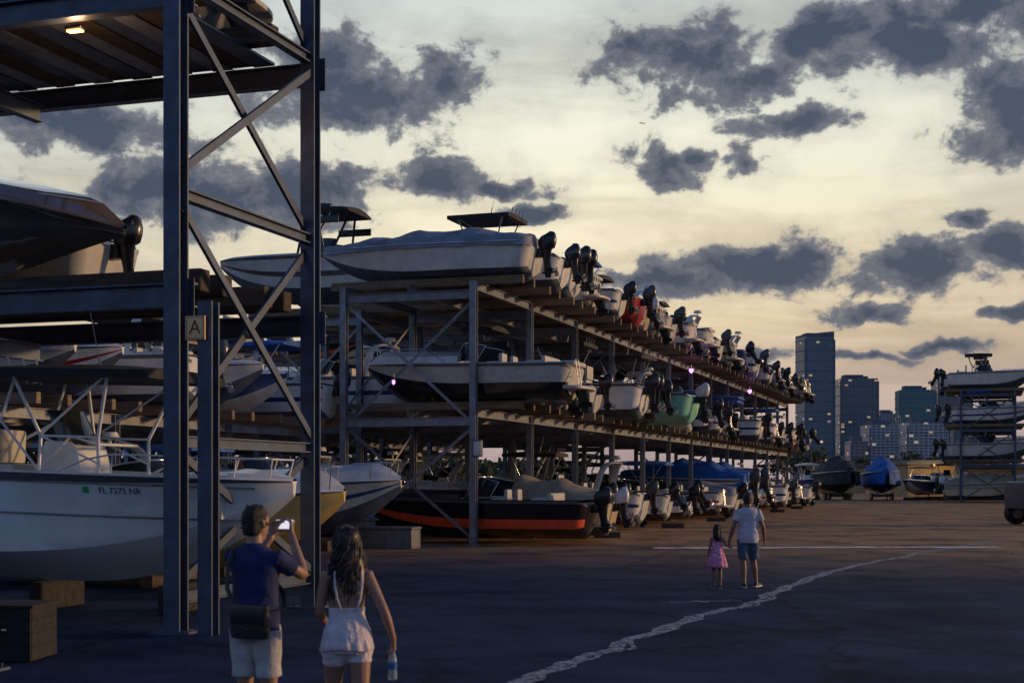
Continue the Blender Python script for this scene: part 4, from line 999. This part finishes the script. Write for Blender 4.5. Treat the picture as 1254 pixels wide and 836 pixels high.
def dress(b):
    rs=[]
    for i,(z,rx,ry,rp) in enumerate([(1.40,.13,.085,0),(1.30,.155,.115,0),(1.15,.15,.11,.01),(1.05,.165,.13,.02),(.90,.22,.18,.04),(.72,.27,.23,.06),(.60,.29,.25,.07),(.59,.27,.23,.07)]): rs.append(ringz(tl,z,0,rx,ry,48,rp,10,.2*i))
    b.loft(rs)
    for sx in (-1,1): b.limb([tl((sx*.10,-.09,1.36)),tl((sx*.10,-.01,1.46)),tl((sx*.10,.08,1.36))],[(.02,.012)]*3,8)
clothes(rt4,'dress',dress,M_pink,S4,rem=False)
def girlhair(b):
    shortfhair(hp)(b); b.limb([hp(0,-.07,.03),hp(0,-.095,-.06),hp(0,-.10,-.16),hp(0,-.09,-.24)],[(.06,.04),(.07,.04),(.065,.035),(.03,.02)],12)
    for i in range(40):
        a=rh.uniform(-1.6,1.6); b.limb([hp(sin(a)*.08,-cos(a)*.09,.03),hp(sin(a)*.085,-cos(a)*.09-.02,-.08),hp(sin(a)*.08+rh.uniform(-.02,.02),-cos(a)*.07-.05,-.24+rh.uniform(-.04,.04))],[.010,.010,.003],5)
clothes(rt4,'hair',girlhair,M_hair,S4,rem=False); addshoes(rt4,P4,S4)
tag(rt4,'small girl in pink patterned dress holding a hand','person')
# ------------------------------------------------------------ ground
def ground_mat():
    m,nt,b=newmat('asphalt'); N=nt.nodes; L=nt.links
    tc=N.new('ShaderNodeTexCoord')
    def nz(s,d=5,r=.6):
        n=N.new('ShaderNodeTexNoise'); n.inputs['Scale'].default_value=s; n.inputs['Detail'].default_value=d; n.inputs['Roughness'].default_value=r; L.new(tc.outputs['Object'],n.inputs['Vector']); return n
    mid=nz(.40,6,.72); fine=nz(34,2,.7)
    r1=N.new('ShaderNodeValToRGB'); e=r1.color_ramp.elements; e[0].position=.38; e[0].color=(.008,.018,.042,1); e[1].position=.66; e[1].color=(.030,.050,.094,1); L.new(mid.outputs['Fac'],r1.inputs[0])
    sp=N.new('ShaderNodeSeparateXYZ'); L.new(tc.outputs['Object'],sp.inputs[0])
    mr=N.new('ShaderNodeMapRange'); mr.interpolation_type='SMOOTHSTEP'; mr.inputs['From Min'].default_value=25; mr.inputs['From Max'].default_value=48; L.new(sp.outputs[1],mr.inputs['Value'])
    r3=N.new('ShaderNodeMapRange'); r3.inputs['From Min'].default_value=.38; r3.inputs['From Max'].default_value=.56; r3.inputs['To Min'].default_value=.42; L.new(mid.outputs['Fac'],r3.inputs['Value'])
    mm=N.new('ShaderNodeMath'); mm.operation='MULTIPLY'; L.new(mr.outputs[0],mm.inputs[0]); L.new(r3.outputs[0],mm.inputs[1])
    m3=N.new('ShaderNodeMix'); m3.data_type='RGBA'; L.new(mm.outputs[0],m3.inputs[0]); L.new(r1.outputs[0],m3.inputs[6]); m3.inputs[7].default_value=(.46,.26,.12,1)  # far asphalt tinted warm, near bluish: low sun glow and shade painted in
    sk=N.new('ShaderNodeMapRange'); sk.inputs['From Min'].default_value=.3; sk.inputs['From Max'].default_value=.75; sk.inputs['To Min'].default_value=.4; sk.inputs['To Max'].default_value=1.7; L.new(fine.outputs['Fac'],sk.inputs['Value'])
    m4=N.new('ShaderNodeVectorMath'); m4.operation='SCALE'; L.new(m3.outputs[2],m4.inputs[0]); L.new(sk.outputs[0],m4.inputs['Scale'])
    vo=N.new('ShaderNodeTexVoronoi'); vo.feature='DISTANCE_TO_EDGE'; vo.inputs['Scale'].default_value=.16
    wv=N.new('ShaderNodeVectorMath'); wv.operation='MULTIPLY_ADD'; L.new(mid.outputs['Color'],wv.inputs[0]); wv.inputs[1].default_value=(2.2,2.2,0); L.new(tc.outputs['Object'],wv.inputs[2]); L.new(wv.outputs[0],vo.inputs['Vector'])
    cr=N.new('ShaderNodeMapRange'); cr.inputs['From Min'].default_value=.0; cr.inputs['From Max'].default_value=.012; cr.inputs['To Min'].default_value=.4; cr.inputs['To Max'].default_value=1; L.new(vo.outputs['Distance'],cr.inputs['Value'])
    m5=N.new('ShaderNodeVectorMath'); m5.operation='SCALE'; L.new(m4.outputs[0],m5.inputs[0]); L.new(cr.outputs[0],m5.inputs['Scale'])
    L.new(m5.outputs[0],b.inputs['Base Color'])
    rr=N.new('ShaderNodeMapRange'); rr.inputs['To Min'].default_value=1; rr.inputs['To Max'].default_value=.65; L.new(mid.outputs['Fac'],rr.inputs['Value']); L.new(rr.outputs[0],b.inputs['Roughness'])
    b.inputs['Specular IOR Level'].default_value=.07
    bp=N.new('ShaderNodeBump'); bp.inputs['Strength'].default_value=.25; bp.inputs['Distance'].default_value=.02; L.new(fine.outputs['Fac'],bp.inputs['Height'])
    L.new(bp.outputs[0],b.inputs['Normal'])
    return m
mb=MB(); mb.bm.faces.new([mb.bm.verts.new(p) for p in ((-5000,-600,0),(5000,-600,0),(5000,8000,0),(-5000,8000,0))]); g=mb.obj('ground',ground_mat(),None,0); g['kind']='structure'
def speckle(name,col,th=.45,sc=9,sof=.14):
    m,nt,b=newmat(name); N=nt.nodes; L=nt.links
    tc=N.new('ShaderNodeTexCoord'); n=N.new('ShaderNodeTexNoise'); n.inputs['Scale'].default_value=sc; n.inputs['Detail'].default_value=8; n.inputs['Roughness'].default_value=.8; L.new(tc.outputs['Object'],n.inputs['Vector'])
    r=N.new('ShaderNodeMapRange'); r.inputs['From Min'].default_value=th; r.inputs['From Max'].default_value=th+sof; L.new(n.outputs['Fac'],r.inputs['Value']); L.new(r.outputs[0],b.inputs['Alpha'])
    b.inputs['Base Color'].default_value=(*col,1); b.inputs['Roughness'].default_value=.6; return m
def strip(name,pts,wd,m,z,jit=.0,wv=.8):
    mb=MB(); P=[]
    for i in range(len(pts)-1):
        p0=pts[max(0,i-1)];p1=pts[i];p2=pts[i+1];p3=pts[min(len(pts)-1,i+2)]
        for k in range(14):
            t=k/14; P.append(.5*((2*p1)+(p2-p0)*t+(2*p0-5*p1+4*p2-p3)*t*t+(3*p1-p0-3*p2+p3)*t**3))
    P.append(pts[-1]); rs=[]
    for i,p in enumerate(P):
        t=(P[min(i+1,len(P)-1)]-P[max(0,i-1)]).normalized(); s_=V((t.y,-t.x,0)); j=noise.noise(V((i*.15,0,1)))*jit; w=wd*(1+wv*noise.noise(V((i*.4,3,1))))
        c=p+s_*j; rs.append([V((c.x-s_.x*w/2,c.y-s_.y*w/2,z)),V((c.x+s_.x*w/2,c.y+s_.y*w/2,z))])
    mb.loft(rs,cap=False,closed=False); o=mb.obj(name,m,None,0); o['kind']='structure'; return o
M_pt=speckle('worn_crack_filler',(.30,.31,.34),.40,7,.16); M_pl=speckle('pale_strip',(.85,.76,.62),.36,1.6); M_pd=speckle('faint_patch',(.13,.13,.15),.45,3)
cp=[gr(*q) for q in [(560,870),(640,834),(705,808),(765,787),(830,762),(880,748),(930,735),(965,718),(1005,703),(1060,690),(1112,680),(1180,668),(1230,660)]]
strip('road_marking_path',cp,.20,M_pt,.004,.16,.7)
strip('road_marking_path',[p+V((.12,.20,0)) for p in cp],.07,M_pt,.008,.26,.9)
strip('ground_strip',[gr(800,671),gr(940,670.5),gr(1080,670),gr(1225,670)],.75,M_pl,.012,.1)  # pale speckled strip across the asphalt
strip('ground_strip',[gr(815,738),gr(860,736),gr(905,735)],.35,M_pd,.004,.1)  # faint grey speckled patch on the asphalt
# ------------------------------------------------------------ world
wd=bpy.data.worlds.new('World'); scene.world=wd; wd.use_nodes=True; nt=wd.node_tree; N=nt.nodes; L=nt.links
try:
    wd.cycles.sampling_method='MANUAL'; wd.cycles.sample_map_resolution=256
except Exception: pass
bgn=N['Background']
def mth(op,a,b=None,c=None,clamp=False):
    n=N.new('ShaderNodeMath'); n.operation=op; n.use_clamp=clamp
    for i,x in enumerate((a,b,c)):
        if x is None: continue
        if isinstance(x,(int,float)): n.inputs[i].default_value=x
        else: L.new(x,n.inputs[i])
    return n.outputs[0]
tc=N.new('ShaderNodeTexCoord'); D0=tc.outputs['Generated']
def dot(vec):
    n=N.new('ShaderNodeVectorMath'); n.operation='DOT_PRODUCT'; L.new(D0,n.inputs[0]); n.inputs[1].default_value=vec; return n.outputs['Value']
az=mth('ARCTAN2',dot(RT),dot(FW)); elv=mth('ARCSINE',dot((0,0,1)))
U=mth('MULTIPLY',az,F); Ve=mth('MULTIPLY',elv,F)
def noi(sc,det,ro,st=None,dist=0):
    n=N.new('ShaderNodeTexNoise'); n.inputs['Scale'].default_value=sc; n.inputs['Detail'].default_value=det; n.inputs['Roughness'].default_value=ro; n.inputs['Distortion'].default_value=dist
    src=D0
    if st:
        mp=N.new('ShaderNodeMapping'); mp.inputs['Scale'].default_value=st; L.new(D0,mp.inputs['Vector']); src=mp.outputs[0]
    L.new(src,n.inputs['Vector']); return n
nA=noi(12,4,.6); nB=noi(24,9,.64,st=(1,1,1.4),dist=.2); nV=noi(3.2,6,.58,st=(1,1,6),dist=.4)
cuv=N.new('ShaderNodeCombineXYZ'); L.new(U,cuv.inputs[0]); L.new(Ve,cuv.inputs[1])
wp=N.new('ShaderNodeVectorMath'); wp.operation='MULTIPLY_ADD'; L.new(nA.outputs['Color'],wp.inputs[0]); wp.inputs[1].default_value=(110,66,0); L.new(cuv.outputs[0],wp.inputs[2])
blobs=[(450,108,136,48),(548,92,62,40),(405,62,84,26),(110,150,110,32),(235,225,110,58),(375,240,82,52),(535,222,66,28),(620,229,50,11),(655,257,32,11),(845,70,84,48),(925,92,56,30),(1010,45,80,28),(1110,60,120,38),(1190,20,120,34),(815,203,50,30),(868,192,30,16),(970,152,66,16),(925,196,28,22),(1236,140,68,58),(800,342,74,22),(945,332,104,24),(1000,316,50,30),(1135,332,88,42),(1225,300,62,28),(1060,385,48,16),(1232,383,36,9),(1150,422,56,6),(1060,434,64,7),(930,440,38,11),(1170,266,36,12),
 (-250,180,200,70),(1560,180,220,70),(-150,420,160,24)]
acc=None
for x,y,rx,ry in blobs:
    rx*=1.08; ry*=1.08
    a0=math.atan((x-627)/F)*F; dd=math.hypot(x-627,F); e0=math.atan((HY-y)/dd)*F; k=F/dd
    a0+=55; e0+=33
    n=N.new('ShaderNodeVectorMath'); n.operation='MULTIPLY_ADD'; L.new(wp.outputs[0],n.inputs[0]); n.inputs[1].default_value=(1/(rx*k),1/(ry*k),0); n.inputs[2].default_value=(-a0/(rx*k),-e0/(ry*k),0)
    l_=N.new('ShaderNodeVectorMath'); l_.operation='LENGTH'; L.new(n.outputs[0],l_.inputs[0]); f=l_.outputs['Value']
    acc=f if acc is None else mth('MINIMUM',acc,f)
acc=mth('SUBTRACT',1,mth('MINIMUM',acc,2.2))
den=mth('ADD',acc,mth('MULTIPLY',mth('SUBTRACT',nB.outputs['Fac'],.49),3.2))
mr=N.new('ShaderNodeMapRange'); mr.interpolation_type='SMOOTHSTEP'; mr.inputs['From Min'].default_value=-.12; mr.inputs['From Max'].default_value=.26; L.new(den,mr.inputs['Value']); cl=mr.outputs[0]
mr=N.new('ShaderNodeMapRange'); mr.interpolation_type='SMOOTHSTEP'; mr.inputs['From Min'].default_value=-1.1; mr.inputs['From Max'].default_value=.15; L.new(den,mr.inputs['Value']); hz=mr.outputs[0]
mr=N.new('ShaderNodeMapRange'); mr.inputs['From Min'].default_value=-100; mr.inputs['From Max'].default_value=1500; L.new(Ve,mr.inputs['Value'])
cr=N.new('ShaderNodeValToRGB'); es=cr.color_ramp.elements
stops=[(0,(.07,.08,.12)),(100,(.44,.35,.37)),(190,(.60,.46,.39)),(290,(.88,.71,.47)),(400,(.96,.86,.62)),(520,(.92,.91,.74)),(680,(.64,.70,.68)),(1000,(.26,.35,.49)),(1600,(.10,.17,.32))]
es[0].position=0; es[0].color=(*stops[0][1],1); es[1].position=1; es[1].color=(*stops[-1][1],1)
for p_,c_ in stops[1:-1]:
    e=es.new(p_/1600); e.color=(*c_,1)
L.new(mr.outputs[0],cr.inputs[0])
def mixc(f,a,b,bt='MIX'):
    n=N.new('ShaderNodeMix'); n.data_type='RGBA'; n.blend_type=bt
    if isinstance(f,(int,float)): n.inputs[0].default_value=f
    else: L.new(f,n.inputs[0])
    for i,x in ((6,a),(7,b)):
        if isinstance(x,tuple): n.inputs[i].default_value=(*x,1)
        else: L.new(x,n.inputs[i])
    return n.outputs[2]
ca=mth('COSINE',mth('SUBTRACT',az,.10)); fa_=mth('MULTIPLY',mth('ADD',ca,1),.5); fa_=mth('POWER',fa_,2.4,clamp=True)
base=mixc(fa_,mixc(1.0,cr.outputs[0],(.34,.49,.82),'MULTIPLY'),cr.outputs[0])
lf=N.new('ShaderNodeMapRange'); lf.inputs['From Min'].default_value=-80; lf.inputs['From Max'].default_value=-650; L.new(U,lf.inputs['Value'])
base=mixc(mth('MULTIPLY',lf.outputs[0],.55),base,mixc(1.0,base,(.66,.71,.82),'MULTIPLY'))
rf=N.new('ShaderNodeMapRange'); rf.inputs['From Min'].default_value=250; rf.inputs['From Max'].default_value=620; L.new(U,rf.inputs['Value'])
base=mixc(mth('MULTIPLY',rf.outputs[0],.5),base,mixc(1.0,base,(.78,.78,.84),'MULTIPLY'))
ve=N.new('ShaderNodeMapRange'); ve.interpolation_type='SMOOTHSTEP'; ve.inputs['From Min'].default_value=.44; ve.inputs['From Max'].default_value=.64; L.new(nV.outputs['Fac'],ve.inputs['Value'])
base=mixc(mth('MULTIPLY',ve.outputs[0],.62),base,mixc(1.0,base,(.64,.62,.62),'MULTIPLY'))
base=mixc(mth('MULTIPLY',hz,.34),base,mixc(1.0,base,(.58,.59,.64),'MULTIPLY'))
edge=mixc(nA.outputs['Fac'],(.14,.16,.215),(.27,.26,.275))
cr2=N.new('ShaderNodeMapRange'); cr2.inputs['From Min'].default_value=.0; cr2.inputs['From Max'].default_value=.7; L.new(den,cr2.inputs['Value'])
ccol=mixc(cr2.outputs[0],edge,(.040,.060,.108))
fin=mixc(mth('MULTIPLY',cl,.95),base,ccol)
sky=N.new('ShaderNodeTexSky'); sky.sky_type='NISHITA'; sky.sun_disc=False
fin=mixc(1.0,fin,mixc(1.0,sky.outputs[0],(.003,.003,.003),'MULTIPLY'),'ADD')
L.new(fin,bgn.inputs['Color']); bgn.inputs['Strength'].default_value=1.0
sl=bpy.data.lights.new('sun','SUN'); sl.energy=2.2; sl.angle=math.radians(4); sl.color=(1,.60,.28)
so=bpy.data.objects.new('sun',sl); COL.objects.link(so)
azs=math.radians(60); els=math.radians(7)
dirv=V((sin(azs)*cos(els),cos(azs)*cos(els),sin(els)))
so.rotation_euler=dirv.to_track_quat('Z','Y').to_euler(); so.location=(20,20,30)
sky.sun_elevation=els; sky.sun_rotation=azs
for k,o in list(PROTO.items()): delete_tree(o)
cam=bpy.data.cameras.new('camera'); co=bpy.data.objects.new('camera',cam); COL.objects.link(co)
cam.lens=F/1254*36; cam.sensor_width=36; cam.shift_y=170/1254; cam.clip_end=12000; cam.clip_start=.1
co.location=(0,0,HC); co.rotation_euler=(pi/2,0,TH)
cam.dof.use_dof=True; cam.dof.focus_distance=38; cam.dof.aperture_fstop=3.2
scene.camera=co
scene.view_settings.view_transform='Standard'; scene.view_settings.look='None'; scene.view_settings.exposure=0
